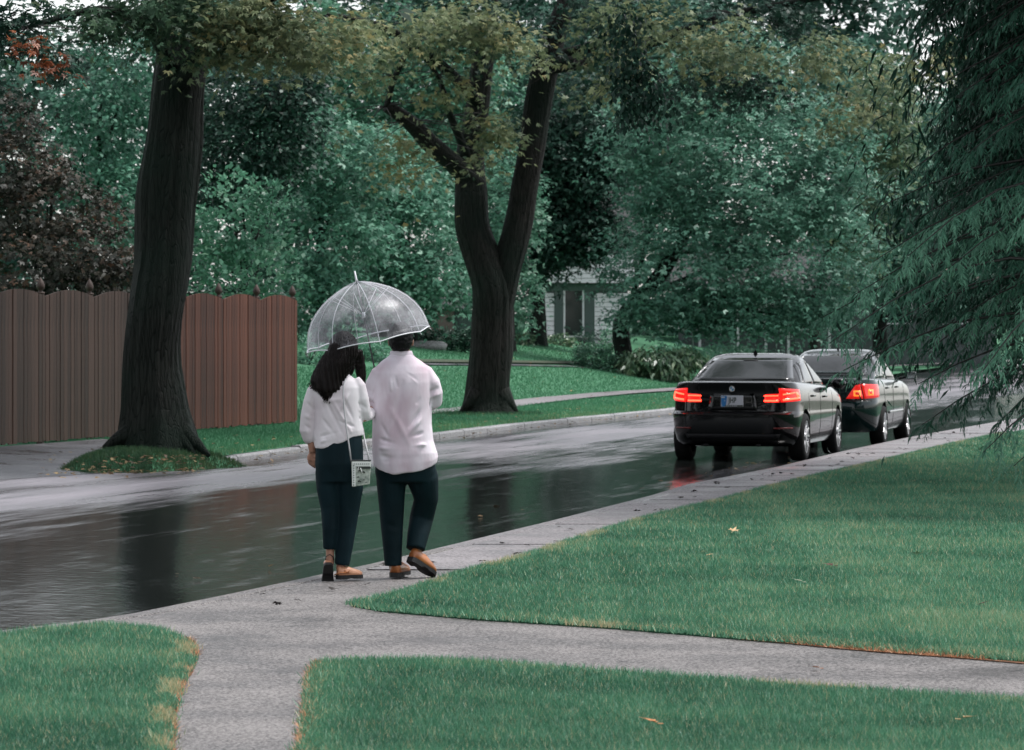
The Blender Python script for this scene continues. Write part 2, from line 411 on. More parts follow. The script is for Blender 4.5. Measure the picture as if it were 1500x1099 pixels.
# far sidewalk ribbon and garden edge on the sloping lawn
def ribbon(name, pp, w, dz, mat, seg=8, kind='structure', cross=3):
    pts = []
    wp = [gnd(x, y)[:2] for x, y in pp]
    for i in range(len(wp) - 1):
        for j in range(seg): f = j / seg; pts.append((wp[i][0] * (1 - f) + wp[i + 1][0] * f, wp[i][1] * (1 - f) + wp[i + 1][1] * f))
    pts.append(wp[-1]); V = []
    for i, p in enumerate(pts):
        a = pts[max(0, i - 1)]; b = pts[min(len(pts) - 1, i + 1)]
        t = Vector((b[0] - a[0], b[1] - a[1])).normalized(); nrm = Vector((-t.y, t.x))
        for k in range(cross + 1):
            q = Vector(p) + nrm * w * (k / cross - .5); V.append((q.x, q.y, float(gz(q.x, q.y)) + dz))
    n = cross + 1
    Fs = [(i * n + k, i * n + k + 1, (i + 1) * n + k + 1, (i + 1) * n + k) for i in range(len(pts) - 1) for k in range(cross)]
    return tag(link(name, npmesh(name, np.array(V), np.array(Fs)), None, mat, True), kind=kind)
ribbon('far_sidewalk', [(560, 611), (640, 604), (700, 600), (760, 592), (830, 584), (905, 577), (985, 572), (1060, 566)], 1.15, .035, M_conc)
ribbon('garden_path', [(560, 534), (640, 535), (760, 536), (840, 538), (870, 541)], .22, .03, M_apron)
ribbon('soil_edge', [(560, 530.5), (640, 531), (760, 532), (850, 533)], .45, .05, M_soil)
ribbon('cross_street_kerb', [(1230, 543), (1300, 541), (1400, 538), (1500, 537)], .5, .13, M_conc)

# ================================================================== GRASS
def in_poly(px, py, poly):
    inside = np.zeros(len(px), bool); n = len(poly); j = n - 1
    for i in range(n):
        xi, yi = poly[i]; xj, yj = poly[j]
        c = ((yi > py) != (yj > py)) & (px < (xj - xi) * (py - yi) / (yj - yi + 1e-12) + xi); inside ^= c; j = i
    return inside
def edge_dist(px, py, poly):
    best = np.full(len(px), 1e9); n = len(poly)
    for i in range(n):
        a = np.array(poly[i]); b = np.array(poly[(i + 1) % n]); ab = b - a; L = ab @ ab
        t = np.clip(((px - a[0]) * ab[0] + (py - a[1]) * ab[1]) / L, 0, 1)
        best = np.minimum(best, np.hypot(px - a[0] - t * ab[0], py - a[1] - t * ab[1]))
    return best
def blades(X, Y, Z, h, w, v, lean=.5):
    n = len(X); az = rng.uniform(0, 2 * np.pi, n); fa = rng.uniform(-.9, .9, n)     # blade faces the viewer's side loosely
    sx, sy = np.cos(fa) * w / 2, np.sin(fa) * w / 2
    lx, ly = np.cos(az) * h * lean * rng.uniform(.1, 1, n), np.sin(az) * h * lean * rng.uniform(.1, 1, n)
    V = np.empty((n, 3, 3)); V[:, 0] = np.c_[X - sx, Y - sy, Z]; V[:, 1] = np.c_[X + sx, Y + sy, Z]; V[:, 2] = np.c_[X + lx, Y + ly, Z + h]
    return V.reshape(-1, 3), np.arange(n * 3).reshape(-1, 3), v
M_grass = leafmat('lawn_grass', (.027, .108, .063), (.120, .330, .190), (.60, .46, .27), .42, .3, .45)
def grass_on(name, poly, dmax, dens0):
    P_ = np.array(poly); VV = []; 
    x0, x1 = -5, 14
    Xs = []; Ys = []
    for d0 in np.arange(15, dmax, 1.0):
        halfw = 800 / F * (d0 + 1) + .3
        n = int(dens0 * (19 / d0) ** 1.9 * halfw * 2)
        Xs.append(rng.uniform(-halfw, halfw, n)); Ys.append(rng.uniform(d0, d0 + 1, n))
    X = np.concatenate(Xs); Y = np.concatenate(Ys)
    k = in_poly(X, Y, poly); X, Y = X[k], Y[k]
    e = edge_dist(X, Y, poly)
    PT = np.c_[X, Y, 0 * X]
    g = sn(PT, 2.2, 1) * .55 + sn(PT, 7, 2) * .35 + sn(PT, .7, 3) * .5 + sn(PT, 19, 5) * .25
    h = (.030 + .018 * rng.random(len(X))) * (1 + .35 * g) * np.clip((e + .03) / .12, .55, 1) * (1 + .0 * Y)
    w = np.clip(.0042 * (Y / 20) ** .9, .0038, .011) * rng.uniform(.7, 1.3, len(X))
    v = np.clip(.30 + .30 * g + rng.normal(0, .13, len(X)) + .35 * np.exp(-e / .12) * (rng.random(len(X)) < .5), 0, .62)
    # shaggy fringe hanging over the edges
    pe = np.array(poly + [poly[0]]); sg = np.diff(pe, axis=0); ln = np.hypot(sg[:, 0], sg[:, 1]); fx_, fy_ = [], []
    for i_ in range(len(ln)):
        mid = pe[i_] + sg[i_] / 2
        if 14 < mid[1] < 64 and abs(mid[0]) < 9:
            m_ = int(ln[i_] * 620 * min(1, (22 / mid[1]) ** .7)); t_ = rng.random(m_); nn_ = np.array([-sg[i_][1], sg[i_][0]]) / ln[i_]
            j_ = rng.normal(0, .028, m_) + .01 * np.sin(t_ * ln[i_] * 9)
            fx_.append(pe[i_][0] + sg[i_][0] * t_ + nn_[0] * j_); fy_.append(pe[i_][1] + sg[i_][1] * t_ + nn_[1] * j_)
    fx_ = np.concatenate(fx_); fy_ = np.concatenate(fy_); nf = len(fx_)
    X = np.r_[X, fx_]; Y = np.r_[Y, fy_]; e = np.r_[e, np.zeros(nf)]; g = np.r_[g, sn(np.c_[fx_, fy_, 0 * fx_], 3, 4)]
    h = np.r_[h, rng.uniform(.02, .05, nf)]; w = np.r_[w, rng.uniform(.004, .008, nf)]; v = np.r_[v, np.clip(rng.normal(.4, .15, nf), 0, .6)]
    straw = rng.random(len(X)) < (.07 + .20 * np.clip(g - .15, 0, 1) + .75 * np.exp(-e / .09) * (g > .05)); v[straw] = rng.uniform(.65, 1, straw.sum())
    V, Fc, v = blades(X, Y, np.full(len(X), .13), h, w, v, 1.1)
    o = link(name, npmesh(name, V, Fc, v), None, M_grass); tag(o, kind='stuff'); print(name, len(X))
    return o
grass_on('lawn_grass', lawns['right_lawn'], 62, 5600)
grass_on('lawn_grass', lawns['front_lawn'], 24, 6500)
grass_on('lawn_grass', lawns['left_lawn'], 24, 6500)
# far lawns: coarser tufts
E1 = [(276, 934), (291, 946), (290, 968), (271, 1006), (259, 1044), (256, 1110), (238, 1110), (240, 1040), (254, 998), (272, 962), (272, 950)]
E2 = [(462, 972), (452, 990), (447, 1028), (442, 1062), (434, 1110), (450, 1110), (458, 1062), (462, 1028), (466, 994), (478, 974)]
for e_ in (E1, E2): flat_poly('soil_edge', wpoly(e_, .12), .124, M_strawsoil)
def straw_tufts(se, n):
    P_ = wpoly(se, .12); xs = [p[0] for p in P_]; ys = [p[1] for p in P_]
    X = rng.uniform(min(xs), min(3.4, max(xs)), n); Y = rng.uniform(min(ys) - .03, max(ys) + .03, n)
    k = in_poly(X, Y, P_) & (sn(np.c_[X, Y, 0 * X], 6, 8) > -.35); X, Y = X[k], Y[k]; m = len(X)
    V, Fc, v = blades(X, Y, np.full(m, .122), rng.uniform(.008, .035, m), np.full(m, .006), rng.random(m), 2.2)
    tag(link('dry_grass', npmesh('dry_grass', V, Fc, v), None, leafmat('dry_straw', (.20, .09, .05), (.60, .30, .16), (.75, .48, .30), .7, .2, .2)), kind='stuff')
straw_tufts(se, 60000); straw_tufts(E1, 16000); straw_tufts(E2, 16000)
def far_grass():
    n = 270000
    D = 1 / rng.uniform(1 / 132, 1 / 52, n); X = rng.uniform(-830, 700, n) / F * D
    k = (X < fx(D) - .2); D, X = D[k], X[k]
    # keep drive apron, sidewalk and garden path clear
    px = 750 + X / D * F; z = gz(X, D); py = HY + (H - z) / D * F
    sw = np.interp(px, [560, 640, 700, 760, 830, 905, 985, 1060], [611, 604, 600, 592, 584, 577, 572, 566])
    clear = (np.abs(py - sw) < 4.0) & (px > 700) | ((px < 180) & (D < 58)) | (np.abs(py - 535) < 3.2) & (px < 850)
    k = ~clear; D, X, z = D[k], X[k], z[k]
    PT = np.c_[X, D, 0 * X]; g = sn(PT, .8, 5) * .5 + sn(PT, 2.5, 6) * .4
    verge = np.clip(1 - (fx(D) - X) / 2.6, 0, 1)
    v = np.clip(.40 + .15 * g + rng.normal(0, .08, len(X)) + .22 * verge, 0, 1)
    h = .05 + .03 * rng.random(len(X)); w = .012 + .010 * D / 100
    V, Fc, v = blades(X, D, z - .005, h, w, v, .8)
    tag(link('far_grass', npmesh('far_grass', V, Fc, v), None, leafmat('far_grass_blades', (.036, .125, .070), (.085, .26, .135), (.36, .34, .16), .5, .3, .3)), kind='stuff')
far_grass()
# ================================================================== FENCE
def wood_material(name, c0, c1, c2):
    m, t, b = new_mat(name); v = objco(t, (9, 9, .5)); n = noise(t, v, 3.0, 6, .7)
    v2 = objco(t, (1.5, 1.5, .35)); n2 = noise(t, v2, 1.2, 3, .5)
    oi = t.nodes.new('ShaderNodeObjectInfo'); ad = t.nodes.new('ShaderNodeMath'); ad.operation = 'MULTIPLY_ADD'; ad.inputs[1].default_value = .26; ad.inputs[2].default_value = -.13
    t.links.new(oi.outputs['Random'], ad.inputs[0])
    s = t.nodes.new('ShaderNodeMath'); t.links.new(n, s.inputs[0]); t.links.new(ad.outputs[0], s.inputs[1])
    s2 = t.nodes.new('ShaderNodeMath'); s2.operation = 'MULTIPLY_ADD'; s2.inputs[1].default_value = .5; s2.inputs[2].default_value = -.25
    t.links.new(n2, s2.inputs[0]); s3 = t.nodes.new('ShaderNodeMath'); t.links.new(s.outputs[0], s3.inputs[0]); t.links.new(s2.outputs[0], s3.inputs[1])
    t.links.new(ramp(t, s3.outputs[0], [(.25, c0), (.5, c1), (.8, c2)]), b.inputs['Base Color'])
    b.inputs['Roughness'].default_value = .6; b.inputs['Specular IOR Level'].default_value = .2; bump(t, b, n, .5, .006); return m
M_wr = wood_material('red_cedar_board', (.020, .009, .006), (.080, .027, .016), (.15, .054, .031))
M_wg = wood_material('weathered_board', (.017, .011, .008), (.045, .026, .019), (.072, .041, .031))
M_post = plain('dark_post_wood', (.045, .025, .018), .6)
ft = empty('board_fence', (*G(300, 634, .14), .12), 0, 'tall scalloped fence of dark reddish boards with acorn post tops behind the left tree trunk', 'fence')
A = Vector((*G(434, 616.5, .14), 0)); B = Vector((*G(0, 651.5, .14), 0)); dirv = (B - A).normalized()
fl = Vector(ft.location); fh = 2.2; PW = 2.05; nb = 14
fang = math.atan2(dirv.y, dirv.x); nrm = Vector((-dirv.y, dirv.x, 0));
if nrm.y > 0: nrm = -nrm
for p in range(-0, 9):
    s0 = p * PW
    pc = A + dirv * (s0 + .02) - nrm * .07
    post = MB().box(-.045, .045, -.045, .045, -.05, fh + .02).build('post', M_post, ft)
    post.location = (pc.x - fl.x, pc.y - fl.y, 0); post.rotation_euler = (0, 0, fang)
    fin = MB().rings([(0, 0, fh + .02, .065, .065), (0, 0, fh + .05, .065, .065), (0, 0, fh + .055, .035, .035), (0, 0, fh + .08, .03, .03), (0, 0, fh + .10, .058, .058), (0, 0, fh + .15, .065, .065),
                      (0, 0, fh + .20, .048, .048), (0, 0, fh + .25, .02, .02), (0, 0, fh + .27, .004, .004)], 12).build('finial', M_post, post, True)
    for rzh in (.35, 1.15, 1.9):
        c = A + dirv * (s0 + PW / 2) - nrm * .045
        rl = MB().box(-PW / 2 + .05, PW / 2 - .03, -.02, .02, rzh - .045, rzh + .045).build('rail', M_post, ft)
        rl.location = (c.x - fl.x, c.y - fl.y, 0); rl.rotation_euler = (0, 0, fang)
    for k in range(nb):
        f = (k + .5) / nb; bw = PW / nb
        h0 = fh - .01 + .10 * math.sin(math.pi * (k / nb)) ; h1 = fh - .01 + .10 * math.sin(math.pi * ((k + 1) / nb))
        g = .0035 if random.random() < .75 else .009
        w2 = bw / 2 - g; lift = random.uniform(0, .03)
        V = [(x, y, z) for z0 in (0,) for x, zt in ((-w2, h0), (w2, h1)) for y in (-.011, .011) for z in (lift, zt)]
        mb = MB().add(V, [(0, 1, 3, 2), (4, 6, 7, 5), (0, 4, 5, 1), (2, 3, 7, 6), (1, 5, 7, 3), (0, 2, 6, 4)])
        c = A + dirv * (s0 + f * PW) + nrm * (random.uniform(-.006, .006))
        b_ = mb.build('board', M_wr if p < 3 or (p == 3 and k < 4) else M_wg, ft)
        b_.location = (c.x - fl.x, c.y - fl.y, 0); b_.rotation_euler = (0, random.uniform(-.002, .002), fang + random.uniform(-.02, .02))

# ================================================================== FOLIAGE
def leaf_template(kind):
    if kind == 'dia':
        V = [(0, 0, 0), (.32, .45, .10), (0, 1, 0), (-.32, .45, .10)]; Fc = [(0, 1, 2, 3)]
    elif kind == 'narrow':
        V = [(0, 0, 0), (.16, .4, .05), (0, 1, -.12), (-.16, .4, .05)]; Fc = [(0, 1, 2, 3)]
    elif kind == 'needle':
        V = [(0, 0, 0), (.085, .4, .03), (0, 1, -.14), (-.085, .4, .03)]; Fc = [(0, 1, 2, 3)]
    elif kind == 'oak':
        V = []; Fc = []
        for a, l, y0 in ((0, 1.0, 0), (38, .72, .05), (-38, .72, .05), (80, .52, .15), (-80, .52, .15)):
            b = len(V); c, s = math.cos(R(a)), math.sin(R(a))
            for x, y, z in ((0, 0, 0), (.13, l * .45, .06), (0, l, -.05), (-.13, l * .45, .06)):
                V.append((x * c + y * s, -x * s + y * c + y0, z + .002 * b))
            Fc.append((b, b + 1, b + 2, b + 3))
    elif kind == 'maple':
        V = []; Fc = []
        for a, l in ((0, 1.0), (52, .8), (-52, .8)):
            b = len(V); c, s = math.cos(R(a)), math.sin(R(a))
            for x, y, z in ((0, 0, 0), (.22, l * .5, .05), (0, l, -.06), (-.22, l * .5, .05)):
                V.append((x * c + y * s, -x * s + y * c, z + .002 * b))
            Fc.append((b, b + 1, b + 2, b + 3))
    elif kind == 'lobed':
        V = []; Fc = []
        for a, l in ((35, 1.0), (-35, 1.0)):
            b = len(V); c, s = math.cos(R(a)), math.sin(R(a))
            for x, y, z in ((0, 0, 0), (.25, l * .5, .05), (0, l, -.06), (-.25, l * .5, .05)):
                V.append((x * c + y * s, -x * s + y * c, z + .002 * b))
            Fc.append((b, b + 1, b + 2, b + 3))
    return np.array(V, float), np.array(Fc, int)
def place_leaves(pos, dirv, nor, size, kind, v):
    T, Fc = leaf_template(kind); n = len(pos)
    d = dirv / (np.linalg.norm(dirv, axis=1, keepdims=True) + 1e-9)
    nn = nor - d * (nor * d).sum(1, keepdims=True); nn /= (np.linalg.norm(nn, axis=1, keepdims=True) + 1e-9)
    s = np.cross(d, nn); Rm = np.stack([s, d, nn], axis=1)          # rows: local axes
    V = np.einsum('kj,njc->nkc', T, Rm) * size[:, None, None] + pos[:, None, :]
    k = len(T); FF = (Fc[None] + (np.arange(n) * k)[:, None, None]).reshape(-1, Fc.shape[1])
    return V.reshape(-1, 3), FF, np.repeat(v, len(Fc))
def clumps(blobs, dens, per, spread, gate=.1, gf=1.0, seed=0, back=.35, shell=(.55, 1.0)):
    "blobs: (centre, (rx, ry, rz)); returns leaf positions, outward dirs and clump ids"
    C = []; O = []
    for c, r in blobs:
        c = np.array(c); r = np.array(r); area = 4 * np.pi * ((r[0] * r[1]) ** 1.6 / 3 + (r[0] * r[2]) ** 1.6 / 3 + (r[1] * r[2]) ** 1.6 / 3) ** (1 / 1.6)
        n = int(area * dens * 1.6); u = rng.normal(size=(n, 3)); u /= np.linalg.norm(u, axis=1, keepdims=True)
        rho = shell[0] + (shell[1] - shell[0]) * rng.random(n) ** .6
        p = c + u * r * rho[:, None] * (1 + .16 * sn(u * 3, 1, seed)[:, None])
        keep = (sn(p, gf * 3.0, seed) > -1 + gate * 2 - .0) & ((u[:, 1] < .35) | (rng.random(n) < back))
        C.append(p[keep]); O.append((u / r * r.min())[keep])
    C = np.concatenate(C); O = np.concatenate(O)
    n = len(C); pos = np.repeat(C, per, 0); out = np.repeat(O, per, 0); cid = np.repeat(np.arange(n), per)
    sp = np.repeat(rng.uniform(.6, 1.3, n), per)[:, None]
    off = rng.normal(size=(len(pos), 3)) * np.array([1, 1, .42]) * spread * sp
    off[:, 2] -= .25 * (off[:, 0] ** 2 + off[:, 1] ** 2) / max(spread, .01)
    return pos + off, out, cid, n
def foliage(name, parent, blobs, dens, per, spread, size, kind, mat, gate=.1, gf=1.0, seed=0, droop=.45, back=.25, vbias=0, shell=(.5, 1.0), vclump=.18, mode='stuff', zmax=None):
    pos, out, cid, n = clumps(blobs, dens, per, spread, gate, gf, seed, back, shell)
    m = len(pos)
    d = out * .9 + rng.normal(size=(m, 3)) * .75; d[:, 2] = d[:, 2] * .5 - droop
    nor = rng.normal(size=(m, 3)) * .45 + np.array([0, -.15, 1.0]) + out * .35
    sz = size * rng.uniform(.6, 1.25, m)
    cv = rng.normal(0, vclump, n)[cid]
    v = np.clip(.42 + vbias + cv + rng.normal(0, .085, m), 0, .92)
    if parent is not None: pos = pos - np.array(parent.location)
    V, Fc, vv = place_leaves(pos, d, nor, sz, kind, v)
    o = link(name, npmesh(name, V, Fc, vv), parent, mat)
    if mode: o['kind'] = mode
    return o, len(Fc)
def pb(px, py, rx, ry, D, dep=None):
    "crown blob given by its place and size in the view at distance D"
    k = D / F; c = P(px, py, D); return (tuple(c), (rx * k, (dep if dep else max(rx, ry) * k * .8), ry * k))

def bark_material(name, c0, c1, moss=(.02, .035, .025)):
    m, t, b = new_mat(name); v = objco(t, (1, 1, .09)); n = noise(t, v, 26, 7, .75)
    vo = t.nodes.new('ShaderNodeTexVoronoi'); vo.feature = 'DISTANCE_TO_EDGE'; vo.inputs['Scale'].default_value = 25; nd = t.nodes.new('ShaderNodeMix'); nd.data_type = 'VECTOR'; nd.inputs[0].default_value = .12
    nz = t.nodes.new('ShaderNodeTexNoise'); nz.inputs['Scale'].default_value = 6; t.links.new(v, nz.inputs['Vector']); t.links.new(v, nd.inputs[4]); t.links.new(nz.outputs['Color'], nd.inputs[5]); t.links.new(nd.outputs[1], vo.inputs['Vector'])
    cr = ramp(t, vo.outputs['Distance'], [(.0, (.4, .4, .4)), (.12, (1, 1, 1))])
    ml = t.nodes.new('ShaderNodeMath'); ml.operation = 'MULTIPLY'; t.links.new(n, ml.inputs[0]); t.links.new(cr, ml.inputs[1]); n = ml.outputs[0]
    v2 = objco(t); n2 = noise(t, v2, .9, 3, .5)
    c = ramp(t, n, [(.12, c0), (.60, c1)])
    mx = t.nodes.new('ShaderNodeMix'); mx.data_type = 'RGBA'; mx.inputs[7].default_value = (*moss, 1)
    t.links.new(ramp(t, n2, [(.42, (0, 0, 0)), (.6, (.75,) * 3)]), mx.inputs[0]); t.links.new(c, mx.inputs[6])
    t.links.new(mx.outputs[2], b.inputs['Base Color']); b.inputs['Roughness'].default_value = .62
    b.inputs['Specular IOR Level'].default_value = .12
    bump(t, b, n, 1.0, .06); return m
M_bark = bark_material('wet_bark', (.002, .003, .0025), (.027, .031, .026), (.008, .019, .013))
M_bark2 = bark_material('wet_bark_brown', (.002, .0024, .002), (.032, .031, .027), (.009, .018, .013))
M_twig = plain('twig_bark', (.014, .013, .011), .6)

def trunk_mesh(mb, pts, rad, n=40, seed=0, flare=None, ridge=.035, rings_per=10):
    "smooth tapered limb with ridged bark; flare=(height, amount, lobes)"
    pts = [Vector(p) for p in pts]; Q = []; RR = []
    L = len(pts)
    for i in range(L - 1):
        p0, p1, p2, p3 = pts[max(i - 1, 0)], pts[i], pts[i + 1], pts[min(i + 2, L - 1)]
        for j in range(rings_per):
            t = j / rings_per
            q = .5 * ((2 * p1) + (-p0 + p2) * t + (2 * p0 - 5 * p1 + 4 * p2 - p3) * t * t + (-p0 + 3 * p1 - 3 * p2 + p3) * t ** 3)
            Q.append(q); RR.append(rad[i] * (1 - t) + rad[i + 1] * t)
    Q.append(pts[-1]); RR.append(rad[-1])
    z0 = Q[0].z; off = random.uniform(0, 6)
    def wob(a, i):
        z = Q[i].z - z0; w = 0
        for f, am in ((7, .5), (13, .8), (19, .7), (3, .6), (29, .5), (41, .35)):
            w += am * math.sin(f * a + 1.2 * math.sin(z * 1.1 + f) + off * f)
        r = 1 + ridge * w
        if flare:
            fh_, am, ph = flare; e = math.exp(-z / fh_)
            r += am * e * (.45 + .55 * max(0, math.sin(5 * a + ph) * .6 + math.sin(3 * a + ph * 2) * .4) ** 1.3)
        r += .05 * math.sin(2 * a + z * 2.1 + off) + .04 * math.sin(a + z * 4 + off)
        return r
    return mb.tube(Q, RR, n, True, 1.0, wob), Q
def rel(pts, o): l = Vector(o.location); return [Vector(p) - l for p in pts]
def twigs(name, parent, starts, n, length, rad, mat, seed=0, droop=.5):
    mb = MB(); rs = random.Random(seed)
    for k in range(n):
        p = Vector(rs.choice(starts)); a = rs.uniform(0, 6.28); L = length * rs.uniform(.4, 1.2); pts = [p]
        dx, dy, dz = math.cos(a) * .8, math.sin(a) * .5, rs.uniform(-.2, .3)
        for j in range(5):
            dz -= droop * .25; dx += rs.uniform(-.25, .25); dy += rs.uniform(-.2, .2); v_ = Vector((dx, dy, dz)).normalized() * L / 5; pts.append(pts[-1] + v_)
        mb.tube(pts, [rad * (1 - j / 5.5) for j in range(6)], 4)
    o = mb.build(name, mat, parent, True, False); o['kind'] = 'stuff'; return o

# leaf materials (teal-green foliage, wet)
L_maple = leafmat('leaf_maple_green', (.028, .090, .062), (.125, .30, .21), (.33, .55, .42), .42, .30, .3)
L_teal = leafmat('leaf_teal_green', (.028, .096, .064), (.112, .285, .19), (.30, .51, .37), .42, .30, .3)
L_dark = leafmat('leaf_dark_green', (.007, .024, .017), (.020, .062, .042), (.055, .13, .085), .42, .15, .25)
L_olive = leafmat('leaf_olive_oak', (.055, .105, .062), (.255, .300, .160), (.42, .34, .15), .45, .35, .25)
L_oakg = leafmat('leaf_oak_green', (.030, .070, .042), (.085, .165, .095), (.22, .27, .13), .42, .30, .25)
L_red = leafmat('leaf_japanese_maple', (.013, .019, .014), (.046, .046, .035), (.15, .080, .050), .45, .2, .25)
L_rust = leafmat('leaf_rust', (.10, .03, .012), (.30, .085, .03), (.45, .15, .05), .45, .3, .4)
L_light = leafmat('leaf_light_shrub', (.050, .15, .095), (.13, .33, .21), (.32, .52, .35), .40, .3, .35)
L_far = leafmat('leaf_far_wood', (.032, .092, .068), (.10, .235, .17), (.22, .38, .28), .45, .25, .25)
L_hosta = leafmat('leaf_hosta', (.030, .080, .045), (.080, .16, .085), (.30, .38, .22), .30, .25, .6)
L_shrub = leafmat('leaf_shrub', (.030, .085, .055), (.075, .19, .12), (.16, .30, .18), .35, .25, .5)
L_con = leafmat('needle_hemlock', (.008, .030, .019), (.038, .125, .080), (.13, .31, .20), .45, .12, .2)

TRI = 0
def crown(parent, blobs, name='crown', **k):
    global TRI
    o, n = foliage(name, parent, blobs, **k); TRI += n * 2; print(parent.name if parent else name, name, n); return o

# ---- 1. big dark trunk on the left, with its roots, verge mound and hanging oak leaves
d1 = 50.5
t1 = empty('shade_tree', (P(232, 660, d1).x, d1, .13), 0, 'thick dark leaning tree trunk in front of the board fence at the left kerb', 'tree')
p1 = [P(233, 668, d1), P(232, 640, d1), P(227, 600, d1), P(222, 540, d1), P(228, 470, d1), P(237, 380, d1 + .1), P(246, 280, d1 + .2), P(256, 190, d1 + .3), P(264, 110, d1 + .3), P(270, 30, d1 + .4), P(276, -120, d1 + .5), P(285, -320, d1 + .6), P(290, -520, d1 + .6)]
r1 = [x * .955 * d1 / F for x in (56, 52, 47, 44.5, 43.5, 44, 44.5, 43.5, 42, 39, 34, 26, 16)]
mb = MB(); _, q1 = trunk_mesh(mb, rel(p1, t1), r1, 110, 1, (.42, .55, 3.9), .017, 14)
# surface roots running towards the kerb
for (ax, ay, bx, by, r0) in ((262, 640, 306, 668, 10), (250, 640, 285, 667, 11), (205, 640, 152, 656, 12), (240, 650, 262, 672, 10)):
    a = P(ax, ay - 18, d1 - .15); b = P(bx, by, d1 - .45); m_ = (a + b) / 2 + Vector((0, 0, -.01))
    mb.tube(rel([a, (a * .6 + b * .4) + Vector((0, 0, -.03)), a * .3 + b * .7 + Vector((0, 0, .0)), b], t1), [r0 * 1.5 * d1 / F, r0 * 1.15 * d1 / F, r0 * .7 * d1 / F, r0 * .3 * d1 / F], 10)
mb.build('trunk', M_bark, t1, True)
limbs1 = []
for pts, r in (([P(262, 120, d1), P(330, 40, d1 - 1), P(440, -30, d1 - 2), P(560, -60, d1 - 3)], (16, 12, 8, 4)),
               ([P(256, 110, d1), P(215, 36, d1 - 1), P(140, 15, d1 - 2), P(40, 40, d1 - 3)], (13, 9, 6, 3)),
               ([P(268, 20, d1), P(200, -80, d1 + 2), P(60, -160, d1 + 4), P(-80, -180, d1 + 5)], (22, 16, 10, 5)),
               ([P(272, -20, d1), P(400, -150, d1 + 2), P(600, -230, d1 + 3), P(760, -260, d1 + 3)], (22, 17, 11, 5))):
    mb = MB(); trunk_mesh(mb, rel(pts, t1), [x * d1 / F for x in r], 12, 2, None, .02, 6); mb.build('limb', M_bark, t1, True); limbs1 += pts[1:]
crown(t1, [pb(360, 20, 85, 55, d1 - 1.5, 1.2), pb(430, 55, 60, 45, d1 - 1.5, 1.0), pb(320, 70, 36, 26, d1 - 1, .6)], dens=11, per=13, spread=.20, size=.115, kind='oak', mat=L_olive, gate=.33, seed=11, back=.6, shell=(.1, 1), vbias=-.02)
crown(t1, [pb(240, 8, 90, 42, d1 - 1.5, 1.0), pb(262, 50, 26, 36, d1 - .9, .4), pb(150, 20, 60, 32, d1 - 2, .8)], dens=11, per=13, spread=.20, size=.115, kind='oak', mat=L_oakg, gate=.25, seed=12, back=.6, shell=(.1, 1), vbias=-.05)
crown(t1, [pb(250, -300, 620, 170, d1 + 2, 4.0), pb(200, -140, 400, 70, d1 + 3, 3)], dens=.8, per=14, spread=.5, size=.26, kind='lobed', mat=L_oakg, gate=.35, seed=13, back=1)
crown(t1, [pb(30, 40, 62, 55, d1 - 4, .7), pb(80, 80, 36, 32, d1 - 4, .5), pb(-10, 120, 50, 40, d1 - 4, .5)], dens=12, per=11, spread=.17, size=.12, kind='oak', mat=L_dark, gate=.42, seed=14, back=.6, shell=(.1, 1))
crown(t1, [pb(48, 62, 22, 10, d1 - 4.5, .3), pb(72, 92, 18, 8, d1 - 4.5, .3), pb(50, 128, 9, 7, d1 - 4.5, .2)], name='rust_leaves', dens=14, per=9, spread=.12, size=.10, kind='oak', mat=L_rust, gate=.4, seed=15, back=.6, shell=(.1, 1))
twigs('twigs', t1, [tuple(v - t1.location) for v in limbs1 if v.z < 7], 60, 1.2, .012, M_twig, 3)

# ---- 2. forked tree in the middle of the verge
d2 = 76.0
t2 = empty('shade_tree', (P(716, 600, d2).x, d2, .13), 0, 'dark forked tree on the verge in the middle, split into two thick stems', 'tree')
k2 = d2 / F
mb = MB()
trunk_mesh(mb, rel([P(716, 613, d2), P(716, 588, d2), P(718, 540, d2), P(722, 480, d2), P(722, 430, d2), P(708, 385, d2), P(693, 335, d2), P(689, 291, d2), P(689, 225, d2 + .1), P(700, 150, d2 + .2), P(712, 60, d2 + .3), P(725, -60, d2 + .5)], t2),
           [x * k2 for x in (33, 29, 28.5, 30, 30.5, 27.5, 24, 22.5, 20.5, 17, 14, 10)], 96, 4, (.34, .75, 1.2), .020, 9)
trunk_mesh(mb, rel([P(730, 450, d2 + .02), P(741, 400, d2), P(755, 345, d2), P(766, 291, d2), P(778, 220, d2), P(788, 160, d2), P(800, 92, d2), P(824, 20, d2), P(850, -60, d2), P(880, -160, d2)], t2),
           [x * k2 for x in (22, 22, 20, 19, 20, 20, 18.5, 15, 12, 8)], 72, 5, None, .019, 8)
mb.build('trunk', M_bark2, t2, True)
